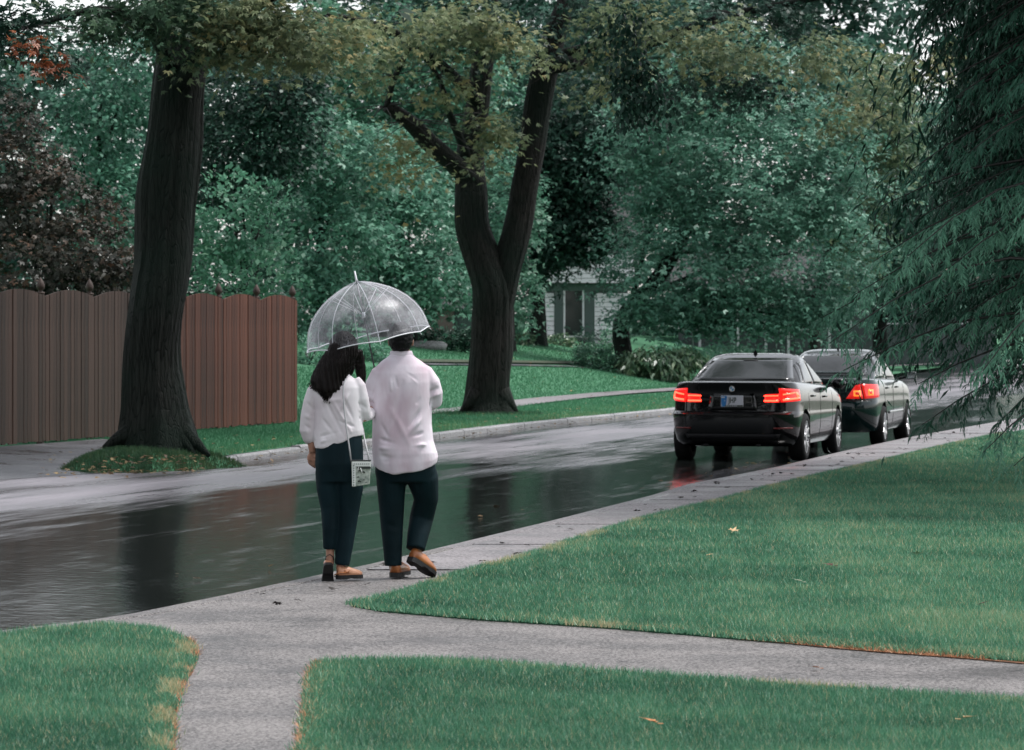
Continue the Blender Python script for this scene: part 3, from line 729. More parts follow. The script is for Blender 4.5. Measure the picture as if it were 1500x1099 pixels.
L2 = [([P(694, 268, d2), P(665, 240, d2 - .3), P(630, 210, d2 - .8), P(600, 180, d2 - 1.2), P(566, 156, d2 - 1.5)], (16, 14, 13, 11, 8.5)),
      ([P(566, 156, d2 - 1.5), P(580, 110, d2 - 1.6), P(610, 55, d2 - 1.6), P(655, 20, d2 - 1.6), P(700, 5, d2 - 1.6)], (4.5, 4, 3.5, 3, 2)),
      ([P(806, 88, d2), P(850, 75, d2 - .5), P(885, 55, d2 - 1), P(905, 10, d2 - 1.5), P(915, -50, d2 - 2)], (12, 9, 6, 4, 3)),
      ([P(800, 100, d2), P(870, 88, d2 - 1), P(960, 60, d2 - 2), P(1080, 20, d2 - 3), P(1240, -10, d2 - 4)], (11, 10, 8, 5.5, 3)),
      ([P(700, 150, d2), P(640, 90, d2 - 1), P(560, 40, d2 - 2), P(470, 20, d2 - 3)], (10, 7, 5, 3)),
      ([P(690, 240, d2), P(660, 170, d2 - .6), P(640, 110, d2 - 1), P(600, 60, d2 - 1.4)], (8, 5, 3.4, 2.2)),
      ([P(850, -50, d2), P(1000, -110, d2 - 2), P(1200, -160, d2 - 3), P(1420, -160, d2 - 4)], (13, 11, 8, 4))]
l2p = []
for pts, r in L2:
    mb = MB(); trunk_mesh(mb, rel(pts, t2), [x * k2 for x in r], 12, 6, None, .025, 7); mb.build('limb', M_bark2, t2, True); l2p += pts[1:]
D = d2 - 3
crown(t2, [pb(500, 60, 80, 50, D - 2, 1.2), pb(600, 40, 90, 50, D - 1, 1.4), pb(700, 40, 90, 60, D, 1.6), pb(760, 90, 60, 60, D - 1, 1), pb(640, 110, 60, 45, D, 1), pb(560, 110, 50, 40, D - 1, 1),
           pb(722, 195, 34, 34, D - .5, .5), pb(742, 150, 30, 40, D, .6), pb(712, 236, 22, 12, D - .5, .3)], dens=6.6, per=13, spread=.25, size=.145, kind='oak', mat=L_olive, gate=.56, seed=21, back=.6, shell=(.1, 1), vbias=.0)
crown(t2, [pb(560, 240, 50, 40, D, .7), pb(600, 210, 40, 40, D, .7), pb(572, 275, 26, 24, D, .5), pb(530, 200, 50, 26, D, .5)], name='autumn_leaves', dens=5.4, per=11, spread=.24, size=.13, kind='oak', mat=L_olive, gate=.48, seed=22, back=.6, shell=(.1, 1), vbias=.17)
crown(t2, [pb(860, 40, 70, 55, D - 1, 1), pb(900, 110, 50, 40, D - 1, .8), pb(960, 30, 90, 50, D - 2, 1.2), pb(1060, 60, 80, 55, D - 2, 1.2), pb(1180, 70, 90, 60, D - 3, 1.2), pb(1290, 130, 70, 60, D - 3, 1), pb(1340, 80, 60, 70, D - 3, 1), pb(1240, 160, 60, 36, D - 3, .8)],
      dens=5.2, per=13, spread=.25, size=.135, kind='oak', mat=L_olive, gate=.50, seed=23, back=.6, shell=(.1, 1), vbias=-.06)
crown(t2, [pb(640, 20, 130, 40, D + 2, 1.5), pb(760, 40, 90, 60, D + 2, 1.3), pb(880, 10, 90, 40, D + 1, 1.2), pb(1100, 20, 140, 50, D, 1.4), pb(1030, 110, 60, 40, D, .8), pb(1120, 120, 60, 40, D, .8)], dens=4.8, per=12, spread=.28, size=.15, kind='oak', mat=L_dark, gate=.40, seed=24, back=.6, shell=(.1, 1), vbias=.05)
crown(t2, [pb(920, 100, 24, 55, 47, .4), pb(925, 150, 18, 45, 47, .35), pb(955, 140, 36, 22, 47, .4), pb(910, 40, 20, 40, 47, .4), pb(940, 110, 30, 18, 47, .3)], dens=16, per=12, spread=.15, size=.085, kind='dia', mat=L_dark, gate=.2, seed=25, back=.8, shell=(.1, 1), droop=1.6, vbias=.15)
crown(t2, [((3.6, 63, 10.8), (3.4, 3.6, 1.5)), ((.3, 64, 11.8), (3, 3, 1.5)), ((-4, 62, 11), (3.5, 3, 1.8))], dens=1.6, per=12, spread=.42, size=.22, kind='oak', mat=L_oakg, gate=.55, seed=26, back=1, shell=(.1, 1))
_st = [tuple(v - t2.location) for v in l2p if v.z < 8.0]
twigs('twigs', t2, _st, 150, 1.5, .012, M_twig, 9)

# surface roots of the forked tree
mb = MB()
for (ax_, ay_, bx_, by_, r0, dy) in ((700, 588, 676, 604, 9, -.3), (735, 588, 758, 606, 9, -.3), (716, 594, 722, 611, 9, -.5), (728, 592, 742, 609, 8, -.4)):
    a_ = P(ax_, ay_ - 14, d2 - .2); b_ = P(bx_, by_, d2 + dy); mb.tube(rel([a_, a_.lerp(b_, .5) + Vector((0, 0, -.04)), b_], t2), [r0 * 1.5 * k2, r0 * k2, r0 * .3 * k2], 10)
mb.build('root', M_bark2, t2, True)['kind'] = 'stuff'
# ---- trees across the lawns (crowns built from clumps of single leaves)
def tree(px, py, D_, tw, label, blobs, mat, kind='lobed', size=.13, dens=5, per=22, spread=.32, gate=.22, seed=1, vbias=0, top=None, tmat=None, extra=None, droop=.45, group=None, name='tree', lean=0):
    g = gnd(px, py) if D_ is None else None
    if D_ is None: D_ = g[1]; z = g[2]
    else: z = float(gz((px - 750) / F * D_, D_))
    x = (px - 750) / F * D_
    t = empty(name, (x, D_, z - .03), 0, label, 'tree', group)
    cx, cy = (np.mean([b[0][0] for b in blobs]), np.mean([b[0][2] for b in blobs]))
    r = tw / 2 * D_ / F; topz = (top if top else cy + .5) 
    q = [Vector((x, D_, z - .1)), Vector((x + lean * .2, D_, z + .5)), Vector((x + lean, D_, z + (topz - z) * .35)), Vector((x + (cx - x) * .35, D_, z + (topz - z) * .65)), Vector((x + (cx - x) * .6, D_, topz))]
    mb = MB(); trunk_mesh(mb, rel(q, t), [r * 1.1, r, r * .86, r * .62, r * .25], 20, seed, (.28, .5, 1.0), .03, 6)
    mb.build('trunk', tmat or M_bark, t, True)
    rs = random.Random(seed)
    for b in blobs[:7]:
        s = q[2].lerp(q[3], rs.random()); e = Vector(b[0]); m_ = s.lerp(e, .5) + Vector((0, 0, .3))
        mb = MB(); trunk_mesh(mb, rel([s, m_, e], t), [r * .34, r * .22, r * .08], 8, seed, None, .03, 4); mb.build('limb', tmat or M_bark, t, True)
    crown(t, blobs, dens=dens, per=per, spread=spread, size=size, kind=kind, mat=mat, gate=gate, seed=seed, vbias=vbias, droop=droop)
    return t
# the big round-headed maple, right of centre
Dm = gnd(914, 543)[1]; print('maple D', Dm)
tree(914, 543, None, 27, 'large light green maple with broad round crown, right of centre behind the cars', [pb(1090, 250, 190, 150, Dm, 3.2), pb(1000, 190, 130, 100, Dm - .5, 2.2), pb(1170, 370, 120, 100, Dm - 1, 2), pb(1010, 370, 130, 100, Dm - 1.2, 2),
      pb(1090, 440, 120, 46, Dm - .6, 1.6), pb(1140, 462, 90, 24, Dm - 1, 1.2), pb(1020, 466, 50, 18, Dm - 1, 1.0), pb(960, 440, 70, 46, Dm - .3, 1.2), pb(1220, 240, 70, 100, Dm, 1.4), pb(1060, 110, 110, 90, Dm + 1, 2), pb(1225, 420, 50, 46, Dm, 1.0)],
     L_maple, 'lobed', .145, 2.8, 32, .38, .36, 31, -.02, tmat=M_bark)
# dark tree with its trunk in front of the white house
Dk = gnd(788, 506)[1]; print('dark D', Dk)
tree(788, 506, None, 25, 'dark tree whose trunk stands just left of the white boarded house', [pb(800, 330, 80, 60, Dk, 1.8), pb(850, 280, 60, 80, Dk, 1.8), pb(820, 368, 50, 16, Dk - .6, 1.0), pb(785, 400, 20, 20, Dk - .6, .6), pb(880, 340, 44, 32, Dk - .6, 1.2), pb(800, 230, 90, 70, Dk, 2), pb(870, 180, 80, 90, Dk, 2)],
     L_dark, 'lobed', .18, 5, 20, .36, .12, 32, .05)
# teal trees across the left half
tree(600, 520, 112, 22, 'mid green leafy tree showing between the umbrella and the forked tree', [pb(600, 330, 90, 80, 112, 2.2), pb(640, 400, 60, 60, 111, 1.8), pb(560, 260, 90, 80, 112, 2.2), pb(520, 400, 70, 55, 112, 1.8), pb(590, 430, 60, 30, 111, 1.2)],
     L_teal, 'lobed', .16, 3.6, 26, .36, .30, 33, .0)
tree(470, 520, 104, 22, 'mid green leafy tree behind the clear umbrella, right of the fence end', [pb(480, 330, 80, 90, 104, 2.2), pb(500, 240, 90, 70, 104, 2), pb(460, 430, 60, 50, 103, 1.4), pb(430, 190, 60, 60, 104, 1.8)],
     L_teal, 'lobed', .16, 3.6, 26, .34, .30, 34, -.05)
tree(560, 500, 134, 26, 'pale green tall tree behind the limb of the forked tree', [pb(560, 130, 150, 110, 134, 3), pb(660, 230, 90, 100, 133, 2.5), pb(470, 100, 90, 100, 134, 3), pb(650, 80, 100, 90, 134, 3)],
     L_light, 'lobed', .2, 3.2, 18, .46, .34, 35, -.16)
tree(375, 520, 92, 20, 'dark evergreen tree right behind the leaning left trunk, above the pale shrub', [pb(385, 110, 90, 80, 92, 1.8), pb(370, 200, 90, 70, 92, 1.8), pb(430, 160, 50, 70, 92, 1.4), pb(350, 260, 80, 60, 92, 1.5), pb(310, 400, 90, 70, 91, 1.4)],
     L_dark, 'dia', .15, 6, 20, .30, .12, 36, .1)
tree(130, 520, 88, 20, 'tall mid green tree left of the leaning trunk, above the purple maple', [pb(150, 140, 70, 90, 88, 1.8), pb(120, 220, 90, 60, 88, 1.7), pb(190, 100, 50, 70, 88, 1.4), pb(170, 300, 50, 70, 87, 1.4)],
     L_teal, 'dia', .14, 6, 20, .30, .3, 37, -.16)
tree(60, 540, 66, 14, 'brownish purple japanese maple with fine layered leaves over the left part of the fence', [pb(70, 300, 110, 60, 66, 1.4), pb(20, 240, 80, 60, 66, 1.2), pb(120, 370, 70, 60, 65, 1.1), pb(40, 390, 80, 50, 65, 1.1), pb(150, 420, 50, 30, 65, .7), pb(0, 170, 60, 50, 66, 1.0), pb(175, 370, 24, 50, 65, .6)],
     L_red, 'maple', .09, 11, 12, .17, .16, 38, .0, droop=.9)
tree(365, 560, 72, 10, 'pale green upright shrub-like tree looking over the fence right of the leaning trunk', [pb(350, 330, 80, 62, 72, .9), pb(330, 270, 30, 30, 72, .5), pb(400, 300, 40, 36, 72, .6), pb(370, 400, 80, 50, 71.5, .9), pb(300, 370, 40, 60, 72, .6)],
     L_light, 'dia', .13, 7, 14, .17, .24, 39, -.04, droop=-.5)
tree(1290, 515, 150, 24, 'hazy green tree behind the hemlock branches at the far end of the street', [pb(1270, 380, 70, 50, 150, 2.5), pb(1330, 300, 90, 110, 150, 3), pb(1240, 130, 90, 80, 150, 3), pb(1400, 250, 100, 120, 151, 3), pb(1400, 400, 90, 60, 150, 2.5)],
     L_far, 'lobed', .24, 2.6, 18, .5, .2, 40, .05)
tree(1195, 515, 140, 18, 'yellow-tinged green tree seen between the round maple and the hemlock', [pb(1290, 180, 50, 90, 138, 2), pb(1255, 330, 36, 60, 138, 1.4)],
     L_oakg, 'lobed', .18, 5, 20, .4, .25, 41, .2)
tree(900, 500, 150, 26, 'tall dim green tree filling the gap above the white house roof', [pb(900, 60, 110, 130, 150, 3), pb(960, 200, 60, 100, 150, 2), pb(760, 130, 80, 110, 148, 3), pb(1000, 50, 90, 70, 150, 3)],
     L_far, 'lobed', .2, 4.2, 20, .45, .2, 42, -.1)
tree(745, 520, 120, 20, 'slim green tree seen through the fork of the middle tree', [pb(745, 300, 46, 90, 120, 1.4), pb(735, 420, 50, 60, 120, 1.4)], L_teal, 'lobed', .15, 6, 18, .32, .2, 43, 0.05)

# ---- distant wood closing the view
fb = []
rs = random.Random(5)
for px in range(-150, 1750, 95):
    D_ = rs.uniform(165, 185)
    top = 100 if px < 150 else -90
    for py in range(top, 430, 105):
        fb.append(pb(px + rs.uniform(-30, 30), py + rs.uniform(-20, 20), 85, 75, D_, 2.5))
for px in range(-1300, -150, 260):
    for py in (60, 200, 340, 440): fb.append(pb(px, py, 110, 90, 150, 2.5))
for px in range(-150, 1750, 130): fb.append(pb(px, 450, 95, 34, 172, 2.5))
o, n_ = foliage('distant_wood', None, fb, .52, 11, .78, .56, 'lobed', L_far, gate=.06, seed=50, vbias=-.12, back=.15); TRI += n_ * 2; print('wood', n_)
# ================================================================== SHRUBS
def shrub(name, label, px, py, rx, ry, mat, kind='dia', size=.07, dens=26, per=12, spread=.10, gate=.15, seed=1, droop=.0, vbias=0, extra=(), grp=None, cat='shrub', dep=None):
    x, d, z = gnd(px, py); k = d / F
    t = empty(name, (x, d, z), 0, label, cat, grp)
    c = (x, d, z + ry * k * .8)
    bl = [(c, (rx * k, (dep or rx * k * .8), ry * k))]
    for (dx, dy, ex, ey) in extra: bl.append(((x + dx * k, d - .1, z + ry * k * .8 - dy * k), (ex * k, ex * k * .8, ey * k)))
    mb = MB(); rs = random.Random(seed)
    for i in range(7):
        a = rs.uniform(0, 6.28); e = Vector((math.cos(a) * rx * k * .6, math.sin(a) * rx * k * .5, ry * k * rs.uniform(.7, 1.2)))
        mb.tube([(0, 0, -.05), e * .5 + Vector((0, 0, .05)), e], [.018, .014, .006], 5)
    mb.build('stem', M_twig, t, True)['kind'] = 'stuff'
    crown(t, bl, 'foliage', dens=dens, per=per, spread=spread, size=size, kind=kind, mat=mat, gate=gate, seed=seed, droop=droop, vbias=vbias, back=.5)
    return t
shrub('shrub', 'rounded light green shrub left of the dark maple trunk, on the lawn', 872, 541, 34, 19, L_shrub, seed=61, size=.085, vbias=.05, extra=[(-14, -4, 18, 14), (16, -2, 18, 15)])
shrub('hosta', 'large-leaved hosta clump with drooping pale edged leaves behind the left car', 958, 556, 46, 26, L_hosta, 'narrow', .26, 16, 14, .16, seed=62, droop=1.1, vbias=.1, extra=[(30, -8, 26, 16), (-22, -6, 22, 17), (52, -14, 20, 12)])
shrub('shrub', 'tall thin yellow-green shrub standing between the white house and the maple trunk', 893, 530, 15, 32, L_light, size=.085, seed=63, gate=.3, vbias=.1)
shrub('shrub', 'dark round evergreen shrub under the window of the white house, left one', 853, 508, 20, 13, L_dark, seed=64, vbias=.1)
shrub('shrub', 'dark round evergreen shrub under the white house, right one by the shutter', 884, 507, 21, 15, L_dark, seed=65, vbias=.14)
shrub('shrub', 'variegated pale shrub at the foot of the dark tree by the white house', 820, 506, 22, 9, L_hosta, size=.11, seed=66, vbias=.2)
shrub('shrub', 'low mid green shrub in front of the dark shrubs of the white house', 868, 520, 26, 9, L_shrub, size=.09, seed=67)
shrub('hedge', 'long low dark hedge seen right of the umbrella, behind the lawn', 655, 512, 52, 17, L_dark, size=.10, seed=68, vbias=.28, cat='hedge', extra=[(40, -3, 26, 16), (-40, 0, 28, 17)])
shrub('flower_bush', 'bush of pale orange flowers on top of the hedge right of the umbrella', 664, 486, 30, 8, leafmat('leaf_peach_flower', (.10, .18, .10), (.30, .30, .17), (.75, .40, .25), .5, .3, .3), size=.11, seed=69, vbias=.05)
shrub('shrub', 'pale shrub right of the forked tree, left of the dark tree trunk', 768, 506, 16, 10, L_hosta, size=.11, seed=70, vbias=.1)
shrub('shrub', 'wide green shrub beside the fence end, left of the woman', 452, 534, 24, 22, L_teal, size=.09, seed=71, vbias=.1)
shrub('shrub', 'green shrub seen through the gap between the woman and the man', 535, 528, 44, 16, L_teal, size=.09, seed=72, vbias=.0)
for i, (px, py, rx, ry, lab) in enumerate([(1095, 506, 34, 15, 'dark evergreen shrub right of the white lettered yard sign'), (1145, 508, 26, 17, 'dark evergreen shrub left of the pale far steps'), (1190, 506, 26, 15, 'dark evergreen shrub right of the pale far steps'), (1040, 503, 22, 19, 'dark evergreen shrub left of the white lettered yard sign')]):
    shrub('evergreen_shrub', lab, px, py, rx, ry, L_dark, seed=80 + i, size=.12, vbias=.22, dens=14, per=12, spread=.16, grp='dark shrubs in front of the far houses')
# feathery mounded ground cover behind the cars
gb = []
for px, py, rx, ry in ((1020, 528, 50, 16), (1075, 524, 48, 16), (1120, 530, 44, 13), (1170, 516, 26, 12), (1210, 520, 30, 8), (1060, 540, 60, 14), (990, 520, 34, 14), (1150, 538, 50, 10)):
    x, d, z = gnd(px, py + 6); k = d / F; gb.append(((x, d, z + ry * k * .4), (rx * k, rx * k * .7, ry * k)))
o, n_ = foliage('ground_cover', None, gb, 17, 14, .12, .17, 'narrow', leafmat('leaf_ground_cover', (.035, .10, .065), (.085, .22, .14), (.17, .33, .21), .4, .3, .4), gate=.02, seed=90, droop=-.5, vbias=.05, back=.6); TRI += 2 * n_
# flat grey garden stone
x, d, z = gnd(622, 510)
rk = tag(MB().rings([(x, d, z - .05, .62, .3), (x, d, z + .10, .66, .34), (x + .05, d, z + .19, .5, .25), (x + .05, d, z + .21, .2, .1)], 18).build('garden_stone', M_kerb, None, True), 'flat grey garden stone lying on the lawn just right of the umbrella edge', 'stone')

# ================================================================== HEMLOCK on the right
def hemlock():
    D_ = 41.0
    t = empty('hemlock_tree', (P(1640, 660, D_).x, D_, .10), 0, 'dark drooping hemlock with feathery branches hanging in from the right edge', 'tree')
    T = Vector(t.location)
    mb = MB(); trunk_mesh(mb, [(0, 0, -.05), (.02, 0, 1.5), (0, .05, 3.5), (.05, 0, 6), (0, 0, 11)], [.26, .21, .18, .13, .04], 18, 3, (.3, .4, 1), .03, 8); mb.build('trunk', M_bark, t, True)
    rs = random.Random(12); pos = []; dr = []; nr = []; vv = []; sz = []
    # main boughs: (tip px, tip py, distance of the tip, root py)
    tips = []
    for (px, py, dd) in [(1205, 462, 40.4), (1215, 500, 40.6), (1250, 430, 40), (1235, 540, 40.8), (1280, 380, 39.6), (1330, 372, 39.2), (1265, 520, 41.4), (1290, 480, 42), (1330, 440, 42.5), (1345, 560, 41), (1390, 390, 39), (1420, 450, 39.5), (1400, 600, 41),
                         (1375, 540, 42), (1440, 540, 39.5), (1460, 620, 40), (1485, 680, 39.5), (1440, 660, 41), (1470, 400, 38.8), (1330, 250, 42), (1290, 300, 41), (1360, 180, 42), (1350, 110, 42), (1380, 60, 42), (1350, 20, 42), (1400, 140, 41), (1360, 250, 43),
                         (1420, 220, 41), (1440, 300, 40), (1390, 310, 43), (1480, 120, 41), (1450, 40, 41), (1490, 250, 40), (1340, 320, 41), (1500, 330, 39), (1480, 500, 39), (1520, 580, 39), (1510, 440, 39), (1330, 500, 43.5), (1400, 500, 43.5), (1350, 620, 43), (1380, 470, 44), (1450, 590, 43), (1500, 20, 42),
                         (1560, 100, 40), (1580, 300, 38), (1600, 500, 38), (1700, 400, 39), (1760, 550, 39), (1780, 250, 40), (1700, 100, 41), (1650, 0, 41), (1520, -80, 41), (1420, -100, 42)]:
        tips.append((px, py, dd))
    for i in range(84):      # fuller back rows
        py = rs.uniform(60, 560); px = rs.uniform(1330 if py > 330 else 1360, 1560); tips.append((px, py, rs.uniform(42.5, 45)))
    for i in range(62): tips.append((rs.uniform(1350, 1640), rs.uniform(-60, 330), rs.uniform(39.5, 43.5)))
    for i in range(10): tips.append((rs.uniform(1330, 1950), rs.uniform(-420, -60), rs.uniform(38.5, 44)))
    bough_mb = MB()
    for (px, py, dd) in tips:
        dd = max(36.0, dd + rs.uniform(-3.0, 4.5))
        tip = P(px, py, dd) - T
        root = Vector((0, 0, max(.7, tip.z + rs.uniform(.05, .5) + .12 * (Vector((tip.x, tip.y, 0)).length))))
        root.z = min(root.z, 10.5)
        L = (tip - root).length
        pts = [root + (tip - root) * f + Vector((0, 0, L * .10 * math.sin(math.pi * f) - .02)) for f in (0, .2, .4, .6, .8, 1)]
        b = MB(); b.tube(pts, [.028, .022, .017, .012, .008, .004], 6); b.build('bough', M_twig, t, True)
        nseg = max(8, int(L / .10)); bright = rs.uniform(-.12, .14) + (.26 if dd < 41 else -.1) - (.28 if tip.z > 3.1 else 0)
        for j in range(nseg):
            f = .16 + .84 * (j + rs.random()) / nseg
            q = f * 5; i0 = min(4, int(q)); bp = pts[i0].lerp(pts[i0 + 1], q - i0)
            main = (pts[i0 + 1] - pts[i0]).normalized()
            sd = 1 if j % 2 else -1
            side = Vector((-main.y, main.x, 0)).normalized() * sd
            Ls = rs.uniform(.28, .55) * (1.15 - .45 * f)
            sdir = (main * rs.uniform(.5, 1.1) + side * rs.uniform(.3, 1.0) + Vector((0, 0, rs.uniform(-.5, .12)))).normalized()
            ns = 9; p = bp.copy()
            for s_ in range(ns):
                sdir = (sdir + Vector((0, 0, -.09)) ).normalized(); p = p + sdir * Ls / ns
                for w_ in (-1, 1):
                    lat = sdir.cross(Vector((0, 0, 1))).normalized() * w_
                    bd = (sdir * rs.uniform(.3, 1.2) + lat * rs.uniform(.2, 1.0) + Vector((rs.gauss(0, .2), rs.gauss(0, .2), rs.uniform(-.9, .1)))).normalized()
                    pos.append(tuple(p)); dr.append(tuple(bd)); nr.append((rs.gauss(0, .3), rs.gauss(0, .3) - .3, 1)); sz.append(rs.uniform(.035, .135) * (1.25 - .5 * s_ / ns))
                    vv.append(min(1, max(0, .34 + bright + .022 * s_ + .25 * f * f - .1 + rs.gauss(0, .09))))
                    # side needles along the branchlet
                    for e_ in (.45,):
                        q2 = p + bd * sz[-1 - 0] * e_
                        pos.append(tuple(q2)); dr.append(tuple((bd + lat * rs.uniform(-.9, .9) + Vector((0, 0, -.2))).normalized())); nr.append((0, -.3, 1)); sz.append(rs.uniform(.03, .055)); vv.append(min(1, vv[-1] + .03))
    pos = np.array(pos); dr = np.array(dr); nr = np.array(nr, float); sz = np.array(sz); vv = np.array(vv)
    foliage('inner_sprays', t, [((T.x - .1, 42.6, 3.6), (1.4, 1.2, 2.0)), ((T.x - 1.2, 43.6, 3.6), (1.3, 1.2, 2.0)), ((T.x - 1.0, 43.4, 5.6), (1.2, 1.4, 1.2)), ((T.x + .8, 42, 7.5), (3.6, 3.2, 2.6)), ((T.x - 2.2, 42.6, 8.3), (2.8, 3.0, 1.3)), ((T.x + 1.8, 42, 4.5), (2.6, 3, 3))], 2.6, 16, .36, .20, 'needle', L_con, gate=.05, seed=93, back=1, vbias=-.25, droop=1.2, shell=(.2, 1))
    foliage('shade_sprays', t, [((T.x - 2.6, 46.5, 9.3), (3.8, 6.2, .8)), ((T.x + 1.8, 45, 9.3), (4, 6, 1.1)), ((T.x + 1.2, 38.5, 8.4), (4, 4.2, 1.0))], 5.5, 13, .34, .38, 'narrow', L_con, gate=.05, seed=94, back=1, vbias=-.25, droop=1.0, shell=(.2, 1))  # broad unseen layers above the view, added to shade the right lawn
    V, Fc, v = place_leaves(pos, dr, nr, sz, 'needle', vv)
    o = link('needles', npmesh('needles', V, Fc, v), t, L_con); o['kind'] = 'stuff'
    global TRI; TRI += 2 * len(Fc); print('hemlock', len(Fc))
hemlock()

# ================================================================== HOUSES, SIGN, POST
M_white = mottled('white_house_paint', (.68, .66, .69), (.80, .78, .81), 3, .6, bs=.15)
M_trim = plain('white_trim_paint', (.66, .65, .68), .5)
M_grnwall = mottled('grey_green_paint', (.05, .085, .075), (.085, .13, .115), 2, .6, bs=.1)
M_shut = plain('grey_shutter_paint', (.085, .115, .11), .55)
M_glass = plain('window_glass', (.012, .022, .020), .06, 0, .6)
M_roof = mottled('grey_shingle_roof', (.025, .03, .03), (.06, .062, .062), 6, .8, bs=.6, bd=.03)
M_brick = mottled('faded_brick_wall', (.15, .10, .095), (.26, .19, .18), 5, .8)
M_gw = mottled('grey_house_wall', (.05, .065, .065), (.09, .11, .11), 3, .7)
hx, hd, hz = gnd(835, 503); hd = 141.0; k = hd / F; hz = float(gz(hx, hd))
h = empty('house', ((845 - 750) * k, hd, hz), 0, 'white boarded house with tall shuttered window and overhanging upper storey behind the dark tree', 'house')
def hp(px, py): p = P(px, py, hd); return p.x - h.location.x, p.z - h.location.z
X0, _ = hp(792, 400); X1, _ = hp(920, 400); _, zt = hp(0, 424); _, zg = hp(0, 415)
MB().box(X0, X1, .12, 8, -.4, zt + .2).build('wall', M_gw, h)
top = hp(0, 345)[1]
# recessed strip under the overhang
MB().box(X0 + .02, X1 - .02, .0, .115, zt - .05, zg).build('soffit_panel', M_grnwall, h)
MB().box(X0 - .2, X1 + .2, -.35, 8, zg + .01, top).build('upper_wall', M_gw, h)
zz = zg; n = 0
while zz < top - .05:                                  # upper boards
    MB().add([(x, y, z) for x in (X0 - .22, X1 + .22) for y, z in ((-.353, zz + .008), (-.40, zz + .008), (-.365, zz + .17), (-.353, zz + .17))], [(0, 1, 2, 3), (4, 7, 6, 5), (0, 4, 5, 1), (1, 5, 6, 2), (2, 6, 7, 3), (3, 7, 4, 0)]).build('siding_board', M_white, h)
    zz += .178
zz = -.2; wl = hp(812, 0)[0]; wr = hp(871, 0)[0]; we = hp(885, 0)[0]
while zz < zt - .2:                                    # lower boards either side of the window bay
    for a, b in ((X0, wl), (wr, X1)):
        MB().add([(x, y, z) for x in (a, b) for y, z in ((.117, zz + .008), (.07, zz + .008), (.105, zz + .165), (.117, zz + .165))], [(0, 1, 2, 3), (4, 7, 6, 5), (0, 4, 5, 1), (1, 5, 6, 2), (2, 6, 7, 3), (3, 7, 4, 0)]).build('siding_board', M_white, h)
    zz += .172
def win(parent, a, b, z0, z1, y, shut=True):
    f = MB().box(a - .07, a, y - .06, y, z0, z1 + .07).box(b, b + .07, y - .06, y, z0, z1 + .07).box(a, b, y - .06, y, z1, z1 + .07).box(a, b, y - .06, y, z0 - .06, z0).build('window', M_trim, parent)
    MB().box(a + .003, b - .003, y - .03, y - .012, z0 + .003, z1 - .003).build('pane', M_glass, f)
    return f
wa, wb = hp(828, 0)[0], hp(853, 0)[0]; wz0 = hp(0, 492)[1]; wz1 = hp(0, 426)[1]
MB().box(wl, wr, .07, .115, -.3, zt - .06).build('bay_panel', M_grnwall, h)
win(h, wa, wb, wz0, wz1, .07)
for a, b in ((hp(813, 0)[0], wa - .09), (wb + .09, hp(869, 0)[0])):
    s = MB().box(a, b, .03, .065, wz0, wz1)
    nsl = 22
    o = s.build('shutter', M_shut, h)
    for i in range(nsl): z_ = wz0 + .08 + (wz1 - wz0 - .16) * i / nsl; MB().box(a + .04, b - .04, .012, .028, z_, z_ + .03).build('louvre', M_shut, o)
pass
MB().add([(X0 - .6, -.8, top), (X1 + .6, -.8, top), (X1 + .6, 4, top + 2), (X0 - .6, 4, top + 2), (X0 - .6, 8.6, top), (X1 + .6, 8.6, top), (X0 - .6, -.8, top - .15), (X1 + .6, -.8, top - .15), (X1 + .6, 8.6, top - .15), (X0 - .6, 8.6, top - .15)],
         [(0, 1, 2, 3), (3, 2, 5, 4), (6, 7, 1, 0), (8, 9, 4, 5), (6, 9, 8, 7), (1, 7, 8, 5, 2), (0, 3, 4, 9, 6)]).build('roof', M_roof, h)
# low brick and grey garage seen right of the umbrella
gx, gd, gzz = gnd(665, 506); gd += 6
g_ = empty('garage', ((665 - 750) / F * gd, gd, float(gz((665 - 750) / F * gd, gd)) - .1), 0, 'low faded brick and grey outbuilding behind the flowering hedge right of the umbrella', 'building')
kk = gd / F
MB().box(-40 * kk, 0 * kk, 0, 4, -.3, 52 * kk).build('brick_wall', M_brick, g_)
MB().box(.003, 40 * kk, .05, 4, -.3, 50 * kk).build('side_wall', M_gw, g_)
MB().box(8 * kk, 30 * kk, .02, .047, -.2, 38 * kk).build('garage_door', M_shut, g_)
MB().add([(-44 * kk, -.3, 52 * kk), (44 * kk, -.3, 52 * kk), (44 * kk, 4.3, 52 * kk), (-44 * kk, 4.3, 52 * kk), (-44 * kk, 2, 52 * kk + .9), (44 * kk, 2, 52 * kk + .9)], [(0, 3, 2, 1), (0, 1, 5, 4), (2, 3, 4, 5), (0, 4, 3), (1, 2, 5)]).build('roof', M_roof, g_)
